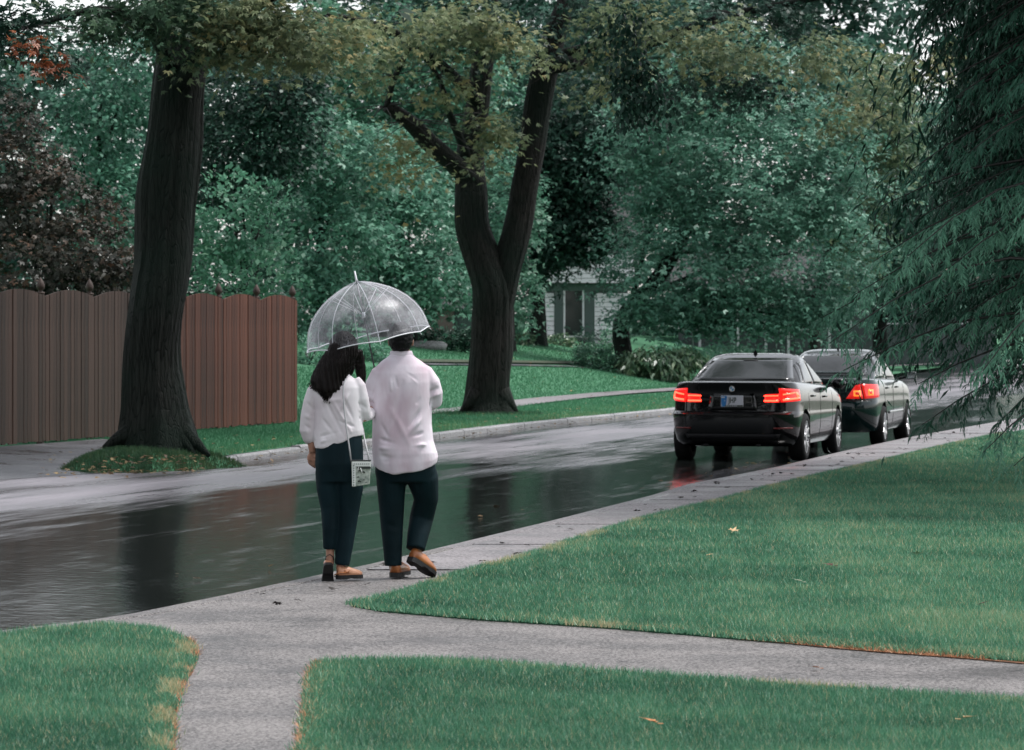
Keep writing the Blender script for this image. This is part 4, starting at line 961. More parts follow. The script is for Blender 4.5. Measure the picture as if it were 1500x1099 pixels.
# far grey house with white posts behind the round maple
d3 = 158.0; z3 = float(gz((1120 - 750) / F * d3, d3)); k3 = d3 / F
h3 = empty('house', ((1110 - 750) * k3, d3, z3 - .2), 0, 'grey far house with slim white porch posts glimpsed under the round maple', 'house')
def q3(px, py): p = P(px, py, d3); return p.x - h3.location.x, p.z - h3.location.z
a0 = q3(1004, 0)[0]; a1 = q3(1250, 0)[0]; zt3 = q3(0, 425)[1]
MB().box(a0, a1, .9, 7, -.6, zt3).build('wall', M_gw, h3)
for px in (1025, 1081, 1122, 1155, 1215): x_ = q3(px, 0)[0]; MB().box(x_ - .05, x_ + .05, -.05, .05, -.4, zt3).build('porch_post', M_trim, h3)
MB().box(a0 - .5, a1 + .5, -.5, 8, zt3 + .003, zt3 + .2).build('porch_beam', M_white, h3)
MB().add([(a0 - .6, -.6, zt3 + .203), (a1 + .6, -.6, zt3 + .203), (a1 + .6, 8.2, zt3 + .203), (a0 - .6, 8.2, zt3 + .203), (a0 - .6, 4, zt3 + 1.9), (a1 + .6, 4, zt3 + 1.9)], [(0, 3, 2, 1), (0, 1, 5, 4), (2, 3, 4, 5), (0, 4, 3), (1, 2, 5)]).build('roof', M_roof, h3)
for px in (1012, 1050, 1100, 1138, 1178, 1232): x_ = q3(px, 0)[0]; win(h3, x_ - .45, x_ + .45, q3(0, 482)[1], q3(0, 446)[1], .9)
for i in range(0): sx, sz_ = q3(1164, 482 + i * 5); MB().box(sx - .55, sx + .55, -.4 - i * .35, -.05 - i * .35 + (0 if i else .0) - .003, -.8, sz_).build('step', M_trim, h3)
# roof corner at the far right, above the street end
d4 = 165.0; x4 = (1290 - 750) / F * d4; h4 = empty('house', (x4, d4, 1.0), 0, 'far low house of which a pale roof edge shows beside the hemlock tips', 'house')
zr = P(0, 412, d4).z - 1.0
MB().box(-1.5, 5, 0, 6, -1.2, zr).build('wall', M_gw, h4)
MB().add([(-1.9, -.4, zr), (5.4, -.4, zr), (5.4, 6.4, zr), (-1.9, 6.4, zr), (-1.9, 3, zr + 1.2), (5.4, 3, zr + 1.2)], [(0, 3, 2, 1), (0, 1, 5, 4), (2, 3, 4, 5), (0, 4, 3), (1, 2, 5)]).build('roof', M_brick, h4)
MB().box(-1.95, 5.45, -.47, -.403, zr - .12, zr + .06).build('fascia', M_trim, h4)
win(h4, .2, 1.3, zr - 1.8, zr - .5, 0); win(h4, 2.6, 3.7, zr - 1.8, zr - .5, 0)

def text_obj(name, s, size, mat, parent, loc, rot=(R(90), 0, 0), ext=.004, sx=1.0, align='CENTER', bold=.0):
    c = bpy.data.curves.new(name, 'FONT'); c.body = s; c.size = size; c.extrude = ext; c.align_x = align; c.align_y = 'CENTER'; c.offset = bold
    o = bpy.data.objects.new(name, c); COL.objects.link(o); me = evald(o); bpy.data.objects.remove(o)
    o = link(name, me, parent, mat); o.location = loc; o.rotation_euler = rot; o.scale = (sx, 1, 1); return o
# yard sign: white cut-out lettering
sx, sd, sz0 = gnd(1054, 509)
ys = empty('yard_sign', (sx, sd, sz0), 0, 'small yard sign with white lettering Saints among the far dark shrubs', 'sign')
ks = sd / F
text_obj('lettering', 'Saints', 11.5 * ks, M_trim, ys, (0, 0, 19 * ks), ext=.01, sx=.62, bold=.012)
text_obj('lettering', 'Home of the', 4.6 * ks, M_trim, ys, (1 * ks, 0, 26 * ks), ext=.01, sx=.62, bold=.004)
MB().box(-8.5 * ks, -8.0 * ks, .02, .05, -.1, 22 * ks).box(8.0 * ks, 8.5 * ks, .02, .05, -.1, 22 * ks).build('stake', M_shut, ys)
MB().box(-9.5 * ks, 9.5 * ks, .02, .035, 12.5 * ks, 30 * ks).build('board', M_dk if 'M_dk' in globals() else plain('dark_sign_board', (.02, .045, .035), .5), ys)
# thin grey sign pole
x, d, z = gnd(1015, 516)
pl = empty('sign_pole', (x, d, z), 0, 'thin pale grey metal pole rising from the ground cover behind the left car', 'pole')
MB().tube([(0, 0, -.1), (0, 0, 74 * d / F)], .026, 8).build('post', plain('galvanised_steel', (.35, .36, .38), .4, .6), pl, True)
MB().rings([(0, 0, 74 * d / F, .03, .03), (0, 0, 74 * d / F + .03, .03, .03), (0, 0, 74 * d / F + .04, .015, .015)], 8).build('cap', plain('steel_cap', (.3, .31, .33), .4, .6), pl, True)

# ================================================================== FALLEN LEAVES AND LITTER
LFM = {'tan': plain('dry_leaf_tan', (.55, .38, .20), .6), 'brown': plain('dry_leaf_brown', (.10, .05, .03), .6), 'orange': plain('dry_leaf_orange', (.58, .24, .09), .6), 'pale': plain('dry_leaf_pale', (.55, .55, .42), .6)}
def leaf_piece(x, y, z, s, mat, label=None, grp=None, rz=0, curl=.3):
    T, Fc = leaf_template('oak'); V = T.copy(); V[:, 1] -= .35; V[:, 2] += curl * (V[:, 0] ** 2 + V[:, 1] ** 2); V *= s
    mb = MB().add([tuple(p) for p in V], [tuple(f) for f in Fc]); mb.tube([(0, -.35 * s, 0), (0, -.6 * s, .05 * s)], .006 * s * 4, 4)
    o = mb.build('fallen_leaf', mat, None, False, False); o.location = (x, y, z); o.rotation_euler = (random.uniform(.1, .4), random.uniform(-.15, .15), rz)
    if label: tag(o, label, 'leaf', grp)
    return o
for px, py, s, c, lab, z in [(1075, 777, .10, 'tan', 'tan lobed leaf lying on the right lawn, the one nearest the sidewalk', .175), (1215, 828, .10, 'brown', 'dark brown leaf on the right lawn left of the brightest pale leaf', .17), (1344, 811, .09, 'pale', 'pale leaf farthest right but one on the right lawn', .175),
                          (1169, 851, .09, 'pale', 'pale leaf at the middle of the right lawn below the brown one', .17), (1441, 884, .085, 'brown', 'small dark brown leaf near the right edge of the right lawn', .17), (1040, 813, .06, 'tan', 'tiny tan leaf left of the brown leaf on the right lawn', .17),
                          (953, 1057, .095, 'orange', 'orange leaf lying in the front lawn at the bottom', .19), (1419, 1052, .10, 'tan', 'curled tan leaf in the front lawn near the right edge', .185), (1194, 978, .07, 'orange', 'small orange leaf lying on the asphalt path', .135),
                          (1492, 779, .06, 'pale', 'small pale leaf at the right edge of the right lawn under the hemlock', .17)]:
    x, y = G(px, py, z); leaf_piece(x, y, z, s, LFM[c], lab, 'fallen leaves on the near lawns', random.uniform(0, 6))
def litter(name, regions, mat, kinds=('oak',)):
    pos = []; 
    for (fn, n) in regions:
        for _ in range(n): pos.append(fn())
    pos = np.array(pos); m = len(pos)
    d_ = rng.normal(size=(m, 3)); d_[:, 2] *= .1; nor = np.array([0, 0, 1.0]) + rng.normal(size=(m, 3)) * .25
    V, Fc, v = place_leaves(pos, d_, nor, rng.uniform(.03, .085, m), 'oak', rng.random(m))
    tag(link(name, npmesh(name, V, Fc, v), None, mat), kind='stuff')
ML = leafmat('litter_leaves', (.05, .035, .02), (.24, .15, .07), (.50, .38, .20), .5, .1)
def rpx(x0, x1, y0, y1, z):
    def f():
        x, y = G(random.uniform(x0, x1), random.uniform(y0, y1), z); return (x, y, z)
    return f
def near_far_kerb():
    d = random.uniform(50, 80); x = float(fx(d)) + abs(random.gauss(0, .35)) ; return (x, d, .022)
def verge():
    d = random.uniform(51, 95); x = float(fx(d)) - random.uniform(.25, 2.6); return (x, d, float(gz(x, d)) + .05)
def farl():
    px, py = random.uniform(640, 960), random.uniform(512, 590); x, d, z = gnd(px, py); return (x, d, z + .05)
def on_road():
    d = random.uniform(23, 60); x = random.uniform(float(fx(d)) + .5, float(nx(d)) - .1); return (x, d, .012 if abs(x) < 90 else 0)
def by_cars():
    x, y = G(random.uniform(975, 1180), random.uniform(668, 700), .01); return (x, y, .014)
def kerb_near():
    d = random.uniform(24, 62); return (float(nx(d)) + random.uniform(.2, .9), d, .137)
litter('leaf_litter', [(rpx(130, 300, 672, 694, .03), 260), (rpx(150, 300, 660, 680, .20), 120), (near_far_kerb, 170), (verge, 240), (farl, 70), (on_road, 60), (by_cars, 60), (rpx(60, 200, 672, 700, .15), 50)], ML)
litter('twig_debris', [(kerb_near, 70)], plain('dark_wet_debris', (.02, .015, .012), .6))
# grass mound round the left trunk and grass tufts along its verge
def mound():
    cx, cy = P(232, 660, d1).x - .15, d1 - .3
    bm = bmesh.new(); n = 40; m = 10; V = []; Fs = []
    for j in range(m + 1):
        f = j / m
        for k in range(n):
            a = 2 * math.pi * k / n; rx_ = 1.12 * (1 + .12 * math.sin(3 * a + 1) + .07 * math.sin(7 * a) + .05 * math.sin(13 * a)); ry_ = 1.45 * (1 + .1 * math.sin(2 * a) + .08 * math.sin(9 * a))
            x = cx + rx_ * (1 - f) * math.cos(a) + .25 * (1 - f) * math.sin(a) ; y = cy + ry_ * (1 - f) * math.sin(a)
            V.append((x, y, -.08 + .32 * (1 - (1 - f) ** 3)))
    Fs = [(j * n + k, j * n + (k + 1) % n, (j + 1) * n + (k + 1) % n, (j + 1) * n + k) for j in range(m) for k in range(n)]
    me = npmesh('grass_mound', np.array(V), np.array(Fs)); o = link('grass_mound', me, None, M_farturf, True); o['kind'] = 'structure'
    nb_ = 16000; r_ = np.sqrt(rng.random(nb_)); a = rng.uniform(0, 2 * np.pi, nb_)
    x = cx + 1.12 * (1 + .12 * np.sin(3 * a + 1) + .07 * np.sin(7 * a) + .05 * np.sin(13 * a)) * r_ * np.cos(a) + .25 * r_ * np.sin(a); y = cy + 1.45 * (1 + .1 * np.sin(2 * a) + .08 * np.sin(9 * a)) * r_ * np.sin(a)
    z = -.08 + .32 * (1 - r_ ** 3)
    g = sn(np.c_[x, y, z], 4, 3); v = np.clip(.42 + .2 * g + rng.normal(0, .14, nb_), 0, 1)
    V, Fc, v = blades(x, y, z, .05 + .04 * rng.random(nb_), np.full(nb_, .010), v, .8)
    tag(link('verge_grass', npmesh('verge_grass', V, Fc, v), None, leafmat('verge_grass_blades', (.020, .060, .034), (.060, .13, .060), (.20, .17, .07), .5, .3, .3)), kind='stuff')
mound()

# ================================================================== WOOD BEHIND THE VIEWER (seen in the wet road, car glass and paint)
wb = []
rs = random.Random(77)
for i in range(26):
    a = R(-100 + 200 * i / 25); rr_ = rs.uniform(38, 52); x = math.sin(a) * rr_ + 4; y = 6 - math.cos(a) * rr_
    if abs(i - 12.5) < 1.6: continue
    for zc in (3.5, 8.5, 13.0): wb.append(((x + rs.uniform(-2, 2), y + rs.uniform(-2, 2), zc + rs.uniform(-1, 1)), (4.4, 3.0, 3.2)))
pos, out, cid, n = clumps(wb, .11, 11, .95, .12, .3, 91, 1, (.5, 1))
m_ = len(pos); d_ = rng.normal(size=(m_, 3)); V, Fc, v = place_leaves(pos, d_, rng.normal(size=(m_, 3)) + np.array([0, 0, 1.0]), rng.uniform(.8, 1.2, m_), 'lobed', rng.random(m_) * .35)
tag(link('distant_wood', npmesh('distant_wood', V, Fc, v), None, L_dark), kind='stuff'); print('rear wood', len(Fc))

def collar_grass():
    n = 5000; a = rng.uniform(0, 2 * np.pi, n); r_ = rng.uniform(.30, 1.05, n) ; tx = t2.location.x
    x = tx + np.cos(a) * r_; y = d2 + np.sin(a) * r_; k_ = x < fx(y) - .12; x, y = x[k_], y[k_]; n = len(x); V, Fc, v = blades(x, y, gz(x, y) - .02, rng.uniform(.05, .13, n), np.full(n, .016), np.clip(rng.normal(.35, .2, n), 0, 1), .7)
    tag(link('verge_grass', npmesh('verge_grass', V, Fc, v), None, leafmat('trunk_foot_grass', (.025, .085, .048), (.070, .19, .095), (.25, .23, .10), .5, .3, .3)), kind='stuff')
collar_grass()

# ================================================================== CARS
def paint(name, col, rough=.16):
    m, t, b = new_mat(name); v = objco(t)
    b.inputs['Base Color'].default_value = (*col, 1); b.inputs['Roughness'].default_value = rough; b.inputs['Specular IOR Level'].default_value = .1; b.inputs['Coat Weight'].default_value = 1; b.inputs['Coat Roughness'].default_value = .03
    vo = t.nodes.new('ShaderNodeTexVoronoi'); vo.inputs['Scale'].default_value = 62; t.links.new(v, vo.inputs['Vector'])
    dr = ramp(t, vo.outputs['Distance'], [(.0, (1, 1, 1)), (.28, (0, 0, 0))])
    n = noise(t, v, 3.5, 3); nn = ramp(t, n, [(.4, (0, 0, 0)), (.62, (1, 1, 1))])
    mu = t.nodes.new('ShaderNodeMath'); mu.operation = 'MULTIPLY'; t.links.new(dr, mu.inputs[0]); t.links.new(nn, mu.inputs[1])
    bn = t.nodes.new('ShaderNodeBump'); bn.inputs['Strength'].default_value = .35; bn.inputs['Distance'].default_value = .004
    b.inputs['Coat Weight'].default_value = .7; t.links.new(mu.outputs[0], bn.inputs['Height']); t.links.new(bn.outputs[0], b.inputs['Coat Normal']); return m
def wetglass(name, col):
    m, t, b = new_mat(name); v = objco(t, (1, 1, .5))
    b.inputs['Base Color'].default_value = (*col, 1); b.inputs['Roughness'].default_value = .03; b.inputs['Specular IOR Level'].default_value = .7
    n = noise(t, v, 9, 5, .7); bump(t, b, n, .10, .02); return m
M_black = paint('black_car_paint', (.002, .0025, .003)); M_dkgreen = paint('dark_green_car_paint', (.003, .012, .012), .2)
M_cg = wetglass('dark_car_glass', (.002, .004, .004)); M_rub = mottled('tyre_rubber', (.006,) * 3, (.014,) * 3, 30, .7, bs=.3, spec=.15)
M_rim = plain('alloy_rim', (.62, .62, .64), .28, .85); M_dkpl = plain('black_plastic', (.006, .006, .007), .5, 0, .2); M_chr = plain('chrome_trim', (.75, .75, .76), .12, 1)
def lens(name, col, em, st):
    m, t, b = new_mat(name); b.inputs['Base Color'].default_value = (*col, 1); b.inputs['Roughness'].default_value = .12; b.inputs['Coat Weight'].default_value = .6
    b.inputs['Emission Color'].default_value = (*em, 1); b.inputs['Emission Strength'].default_value = st; return m
M_red = lens('red_lamp_lens', (.45, .01, .008), (1, .012, .008), .45); M_bar = lens('lit_lamp_bar', (.8, .05, .02), (1, .035, .015), 4.0); M_red2 = lens('red_lens_plain', (.60, .012, .012), (1, .02, .01), .22)
M_amber = lens('amber_lens', (.8, .35, .05), (1, .25, .03), .45); M_grn = plain('roundel_blue', (.05, .22, .40), .3); M_wht = plain('plate_white', (.50, .50, .55), .4); M_blue = plain('plate_blue', (.015, .16, .42), .4); M_ink = plain('plate_ink', (.02, .03, .02), .5)

def outline(W, yr, yf, rr=.36, rf=.55, bow=.07, n=(7, 8, 26, 8, 7), sb=.05):
    pts = []; hw = W
    for i in range(n[0]): pts.append([(hw - rr * W) * i / n[0] , yr])
    for i in range(n[1]): a = math.pi / 2 * i / n[1]; pts.append([hw - rr * W + rr * W * math.sin(a), yr + rr * (1 - math.cos(a))])
    for i in range(n[2]): f = i / n[2]; pts.append([hw, yr + rr + (yf - rf - yr - rr) * f])
    for i in range(n[3]): a = math.pi / 2 * i / n[3]; pts.append([hw - rf * W * (1 - math.cos(a)), yf - rf + rf * math.sin(a)])
    for i in range(n[4] + 1): pts.append([(hw - rf * W) * (1 - i / n[4]), yf])
    yc = (yr + yf) / 2; hl = (yf - yr) / 2
    out = []
    for x, y in pts:
        u = abs(y - yc) / hl; x2 = x * (1 - sb * u ** 3)
        if y < yc: y2 = y + bow * (abs(x) / W) ** 2 * (1 - min(1, (y - yr) / .6))
        else: y2 = y - bow * 2.2 * (abs(x) / W) ** 2 * (1 - min(1, (yf - y) / .8))
        out.append((x2, y2))
    full = out + [(-x, y) for x, y in out[-2:0:-1]]
    return full
def stack(levels, zfun, name):
    V = []; n = None
    for L in levels:
        z, W, yr, yf = L[:4]; o = outline(W, yr, yf, *(L[4:] if len(L) > 4 else ()))
        n = len(o)
        for x, y in o: V.append((x, y, zfun(z, y, x)))
    Fs = [(j * n + k, j * n + (k + 1) % n, (j + 1) * n + (k + 1) % n, (j + 1) * n + k) for j in range(len(levels) - 1) for k in range(n)]
    # caps: bridge left to right
    for base in (0, (len(levels) - 1) * n):
        h_ = n // 2
        for k in range(h_):
            a, b = base + k, base + k + 1; c, d = base + (n - k - 1) % n, base + (n - k) % n
            if b == c: Fs.append((a, b, d)) if d != a else None
            elif a == d: Fs.append((a, b, c))
            else: Fs.append((a, b, c, d))
    me = bpy.data.meshes.new(name); me.from_pydata(V, [], Fs); bm = bmesh.new(); bm.from_mesh(me); bmesh.ops.remove_doubles(bm, verts=bm.verts, dist=1e-5); bmesh.ops.recalc_face_normals(bm, faces=bm.faces); bm.to_mesh(me); bm.free(); return me
def bvh_of(me): bm = bmesh.new(); bm.from_mesh(me); t = BVHTree.FromBMesh(bm); bm.free(); return t
def patch(bvhs, corners, mode, n=8, m=6, off=.006, thick=.02, name='patch', mat=None, parent=None, org=.9, xs=1):
    "corners bl, br, tr, tl in (u, z); mode rear: u=x ray +y; side: u=y ray -x; wrap: u=angle; top"
    V = []; (a, b, c, d) = corners; ok = True; Nn = []
    for j in range(m + 1):
        for i in range(n + 1):
            f, g = i / n, j / m
            u = (a[0] * (1 - f) + b[0] * f) * (1 - g) + (d[0] * (1 - f) + c[0] * f) * g
            z = (a[1] * (1 - f) + b[1] * f) * (1 - g) + (d[1] * (1 - f) + c[1] * f) * g
            if mode == 'rear': o_, dr = Vector((u, -2, z)), Vector((0, 1, 0))
            elif mode == 'front': o_, dr = Vector((u, 8, z)), Vector((0, -1, 0))
            elif mode == 'side': o_, dr = Vector((3 * xs, u, z)), Vector((-xs, 0, 0))
            else:
                A_ = R(u); dd = Vector((math.sin(A_) * xs, -math.cos(A_), 0)); o_ = Vector((0, org, z)) + dd * 3; dr = -dd
            best = None
            for t_ in bvhs:
                h_ = t_.ray_cast(o_, dr)
                if h_[0] is not None and (best is None or h_[3] < best[3]): best = h_
            if best is None: V.append(V[-1] if V else o_); Nn.append(Nn[-1] if Nn else Vector((0, 0, 1))); continue
            nn = best[1]; nn = nn if nn.dot(dr) < 0 else -nn
            V.append(best[0] + nn * off); Nn.append(nn)
    # soften the normals
    q = n + 1; Fs = [(j * q + i, j * q + i + 1, (j + 1) * q + i + 1, (j + 1) * q + i) for j in range(m) for i in range(n)]
    B_ = len(V); V2 = V + [v - nn * thick for v, nn in zip(V, Nn)]
    Fs2 = Fs + [tuple(x + B_ for x in f[::-1]) for f in Fs]
    rim = [i for i in range(n)] ; edge = [(i, i + 1) for i in range(n)] + [(j * q + n, (j + 1) * q + n) for j in range(m)] + [(m * q + i + 1, m * q + i) for i in range(n)] + [((j + 1) * q, j * q) for j in range(m)]
    Fs2 += [(b_, a_, a_ + B_, b_ + B_) for a_, b_ in edge]
    o = MB().add([tuple(v) for v in V2], Fs2).build(name, mat, parent, True); return o
def hit(bvhs, o_, dr):
    best = None
    for t_ in bvhs:
        h_ = t_.ray_cast(Vector(o_), Vector(dr))
        if h_[0] is not None and (best is None or h_[3] < best[3]): best = h_
    return best[0] if best else Vector(o_)
def wheel(parent, x, y, r, w, rimr, style, sgn):
    "wheel group is a mesh part: tyre; children rim with spokes"
    prof = [(-.5, .70), (-.5, .80), (-.47, .93), (-.36, .99), (0, 1.0), (.36, .99), (.47, .93), (.5, .80), (.5, .70), (.36, .66), (-.36, .66)]
    n = 40; V = []; Fs = []
    for k in range(n):
        a = 2 * math.pi * k / n
        for (u, q) in prof: V.append((u * w, math.cos(a) * q * r, math.sin(a) * q * r))
    mP = len(prof)
    for k in range(n):
        for j in range(mP): Fs.append((k * mP + j, k * mP + (j + 1) % mP, ((k + 1) % n) * mP + (j + 1) % mP, ((k + 1) % n) * mP + j))
    ty = MB().add(V, Fs).build('wheel', M_rub, parent, True); ty.location = (x, y, r)
    mb = MB(); xo = sgn * w * .40
    def ringp(r0, r1, xa, xb):
        V = []; 
        for k in range(n):
            a = 2 * math.pi * k / n
            for rr, xx in ((r0, xa), (r1, xa), (r1, xb), (r0, xb)): V.append((xx, math.cos(a) * rr, math.sin(a) * rr))
        mb.add(V, [(k * 4 + j, k * 4 + (j + 1) % 4, ((k + 1) % n) * 4 + (j + 1) % 4, ((k + 1) % n) * 4 + j) for k in range(n) for j in range(4)])
    ringp(rimr * .90, rimr, xo + sgn * .012, xo - sgn * .10)
    nsp = 5 if style == 'vee' else 7
    for s_ in range(nsp):
        a0 = 2 * math.pi * s_ / nsp + .3
        for da, wd in (((-.26, .016), (.26, .016)) if style == 'vee' else ((0, .030),)):
            a1 = a0 + da; rr = rimr * .94
            p0 = Vector((xo - sgn * .015, math.cos(a0) * .05, math.sin(a0) * .05)); p1 = Vector((xo, math.cos(a1) * rr, math.sin(a1) * rr))
            tn = (p1 - p0).normalized(); sd = Vector((1, 0, 0)).cross(tn).normalized(); up = Vector((sgn, 0, 0)) * .018
            V = []
            for p_, ww in ((p0, wd * .9), (p1, wd * 1.35)):
                for e1, e2 in ((-1, -1), (1, -1), (.6, 1), (-.6, 1)): V.append(tuple(p_ + sd * ww * e1 + up * e2))
            mb.add(V, [(0, 1, 5, 4), (1, 2, 6, 5), (2, 3, 7, 6), (3, 0, 4, 7), (0, 3, 2, 1), (4, 5, 6, 7)])
    V = [(xo - sgn * .02, math.cos(a) * .065, math.sin(a) * .065) for a in [k * math.pi / 8 for k in range(16)]] + [(xo + sgn * .012, math.cos(a) * .055, math.sin(a) * .055) for a in [k * math.pi / 8 for k in range(16)]]
    mb.add(V, [(k, (k + 1) % 16, 16 + (k + 1) % 16, 16 + k) for k in range(16)] + [tuple(range(16)), tuple(range(16, 32))])
    rm = mb.build('rim', M_rim, ty, False); 
    bk = MB(); bk.add([(xo - sgn * .055, math.cos(k * .157) * rimr * .9, math.sin(k * .157) * rimr * .9) for k in range(40)] + [(xo - sgn * .065, math.cos(k * .157) * rimr * .9, math.sin(k * .157) * rimr * .9) for k in range(40)], [tuple(range(40)), tuple(range(40, 80))]).build('brake_disc', M_dkpl, ty)
    return ty

def sedan(name, loc, rz, label, Lm, body, cabin, g, mat, wheels, style, rear_win, side_wins, wr, track, gap_y):
    t = empty(name, loc, rz, label, 'car')
    def zf(z, y, x):
        crown_ = 0
        if z > .55: z = .55 + (z - .55) * float(np.interp(y, g[0], g[1]))
        return z
    bme = stack(body, zf, 'body'); cme = stack(cabin, lambda z, y, x: z, 'cabin')
    bb, cb = bvh_of(bme), bvh_of(cme)
    bo = link('body', bme, t, [mat, M_dkpl], True)
    cut = MB()
    for y in wheels:
        for s in (-1, 1):
            n = 40; rr = wr + .055; V = [(xx, y + math.cos(2 * math.pi * k / n) * rr, wr + math.sin(2 * math.pi * k / n) * rr) for xx in (s * .56, s * 1.2) for k in range(n)]
            cut.add(V, [(k, (k + 1) % n, n + (k + 1) % n, n + k) for k in range(n)] + [tuple(range(n)), tuple(range(n, 2 * n))])
    co = cut.build('cutter', None, None); co.data.materials.append(mat); co.data.materials.append(M_dkpl)
    co.data.polygons.foreach_set('material_index', [1] * len(co.data.polygons))
    md = bo.modifiers.new('b', 'BOOLEAN'); md.object = co; md.operation = 'DIFFERENCE'; md.solver = 'EXACT'
    bo.parent = None; new = evald(bo); bo.modifiers.clear(); bo.data = new; bo.parent = t; bpy.data.objects.remove(co)
    new.polygons.foreach_set('use_smooth', [True] * len(new.polygons)); new.set_sharp_from_angle(angle=R(38))
    cbo = link('cabin', cme, t, mat, True); cme.set_sharp_from_angle(angle=R(40))
    for y in wheels:
        for s in (-1, 1): wheel(t, s * track, y, wr, .225, wr * .70, style, s)
    patch([cb], rear_win, 'rear', 16, 8, .006, .02, 'rear_window', M_cg, t)
    for s in (-1, 1):
        for w_ in side_wins: patch([cb], w_, 'side', 8, 6, .006, .02, 'side_window', M_cg, t, xs=s)
    return t, bb, cb

GB = ([0, .9, 2.4, 3.4, 4.2, 4.7], [1, .97, .88, .80, .62, .42])
BMWB = [(.21, .78, .26, 4.30), (.23, .84, .15, 4.42), (.31, .875, .07, 4.52), (.42, .893, .03, 4.60), (.60, .905, .0, 4.63), (.655, .905, .0, 4.63), (.675, .902, .035, 4.62), (.695, .900, .075, 4.62),
        (.80, .900, .085, 4.62), (.92, .893, .085, 4.60), (1.0, .878, .07, 4.56), (1.06, .855, .035, 4.50), (1.085, .835, .03, 4.46), (1.098, .80, .07, 4.40), (1.105, .6, .14, 4.2)]
BMWC = [(.90, .80, .66, 3.62, .3, .5, .05), (1.08, .785, .80, 3.40, .26, .5, .08), (1.18, .74, 1.03, 3.15, .24, .5, .1), (1.28, .695, 1.27, 2.90, .22, .45, .1), (1.37, .65, 1.50, 2.66, .22, .4, .12), (1.42, .61, 1.66, 2.5, .22, .4, .12), (1.453, .53, 1.82, 2.36, .2, .3, .1), (1.47, .40, 1.95, 2.25, .15, .2, .05)]
c1, bb, cb = sedan('parked_car', (2.98, 51.95, .012), R(-13.8), 'glossy black sedan at the kerb with lit red tail lights, the nearer car', 4.63, BMWB, BMWC, GB, M_black, (.82, 3.63), 'vee',
      [(-.69, 1.10), (.69, 1.10), (.55, 1.40), (-.55, 1.40)], [[(1.22, 1.03), (1.98, 1.03), (2.0, 1.365), (1.62, 1.345)], [(2.06, 1.03), (3.02, 1.01), (2.52, 1.345), (2.07, 1.365)], [(1.02, 1.04), (1.17, 1.035), (1.55, 1.335), (1.45, 1.30)]], .330, .795, None)
B2 = [bb, cb]
for s in (-1, 1):
    lo = patch([bb], [(41, .815), (63, .835), (61.5, .985), (39, 1.01)], 'wrap', 12, 6, .012, .03, 'tail_light', M_red, c1, xs=s)
    li = patch([bb], [(28.5, .815), (40, .815), (40, .935), (29.5, .925)], 'wrap', 8, 5, .010, .03, 'tail_light', M_red, c1, xs=s)
    for q in ([(42.5, .835), (61, .86), (60, .885), (42.5, .862)], [(56.5, .88), (60.5, .882), (58, .95), (54.5, .96)], [(42.5, .91), (54.5, .935), (54, .955), (42.5, .932)]): patch([bb], q, 'wrap', 8, 2, .017, .006, 'light_bar', M_bar, lo, xs=s)
    for q in ([(28.5, .825), (39, .825), (39, .848), (28.5, .848)], [(28.5, .895), (39, .898), (39, .915), (28.7, .912)]): patch([bb], q, 'wrap', 6, 2, .014, .006, 'light_bar', M_bar, li, xs=s)
    patch([bb], [(34, .455), (50, .455), (50, .475), (34, .475)], 'wrap', 6, 2, .006, .01, 'reflector', plain('dull_red_reflector', (.14, .01, .01), .3), c1, xs=s)
    for y0, nm in ((1.32, 'door_handle'), (2.30, 'door_handle')):
        hz_ = .885 if y0 < 2 else .86; hp_ = hit([bb], (3 * s, y0, hz_), (-s, 0, 0)); o = MB().box(-.014, .014, 0, .20, -.014, .014).build(nm, M_black, c1, bevel=.006); o.location = hp_ + Vector((s * .012, 0, 0))
    for y0, y1 in ((1.14, 1.08), (2.02, 2.02), (3.06, 3.10)): patch([bb], [(y0 - .005, .30), (y0 + .005, .30), (y1 + .005, .93), (y1 - .005, .93)], 'side', 1, 10, .0025, .01, 'door_gap', M_dkpl, c1, xs=s)
    m_ = hit([cb], (3 * s, 2.95, 1.03), (-s, 0, 0)); o = MB().ball((0, 0, 0), (.11, .055, .075), 14, 8).build('side_mirror', M_black, c1, True); o.location = (s * 1.0, 2.98, 1.03)
    MB().tube([(-s * .18, .02, -.04), (0, 0, -.02)], .018, 6).build('mirror_arm', M_dkpl, o)
    MB().rings([(s * .36, .06, .215, .001, .001), (s * .36, .06, .216, .035, .03), (s * .36, .06, .25, .035, .03), (s * .36, .06, .252, .001, .001)], 12).build('exhaust_tip', M_dkpl, c1, True)
patch([bb], [(-.60, .245), (.60, .245), (.66, .385), (-.66, .385)], 'rear', 16, 3, .004, .01, 'diffuser', M_dkpl, c1)
patch([bb], [(-.80, .662), (.80, .662), (.80, .674), (-.80, .674)], 'rear', 16, 1, .003, .01, 'bumper_gap', M_dkpl, c1)
patch([bb], [(-.34, .70), (.34, .70), (.30, .935), (-.30, .935)], 'rear', 10, 4, .003, .01, 'plate_recess', M_black, c1)
for s in (-1, 1): patch([bb], [(s * .462 - .004, .70), (s * .462 + .004, .70), (s * .462 + .004, 1.03), (s * .462 - .004, 1.03)], 'rear', 1, 8, .0025, .01, 'lid_gap', M_dkpl, c1)
py_ = hit([bb], (0, -2, .83), (0, 1, 0)).y - .022
pl_ = MB().box(-.155, .155, -.006, .006, -.078, .078).build('licence_plate', M_wht, c1, bevel=.004); pl_.location = (0, py_, .83)
MB().add([(-.15, -.0085, -.072), (-.085, -.0085, -.072), (-.070, -.0085, .050), (-.075, -.0085, .072), (-.15, -.0085, .072)], [(0, 1, 2, 3, 4)]).build('plate_band', M_blue, pl_)
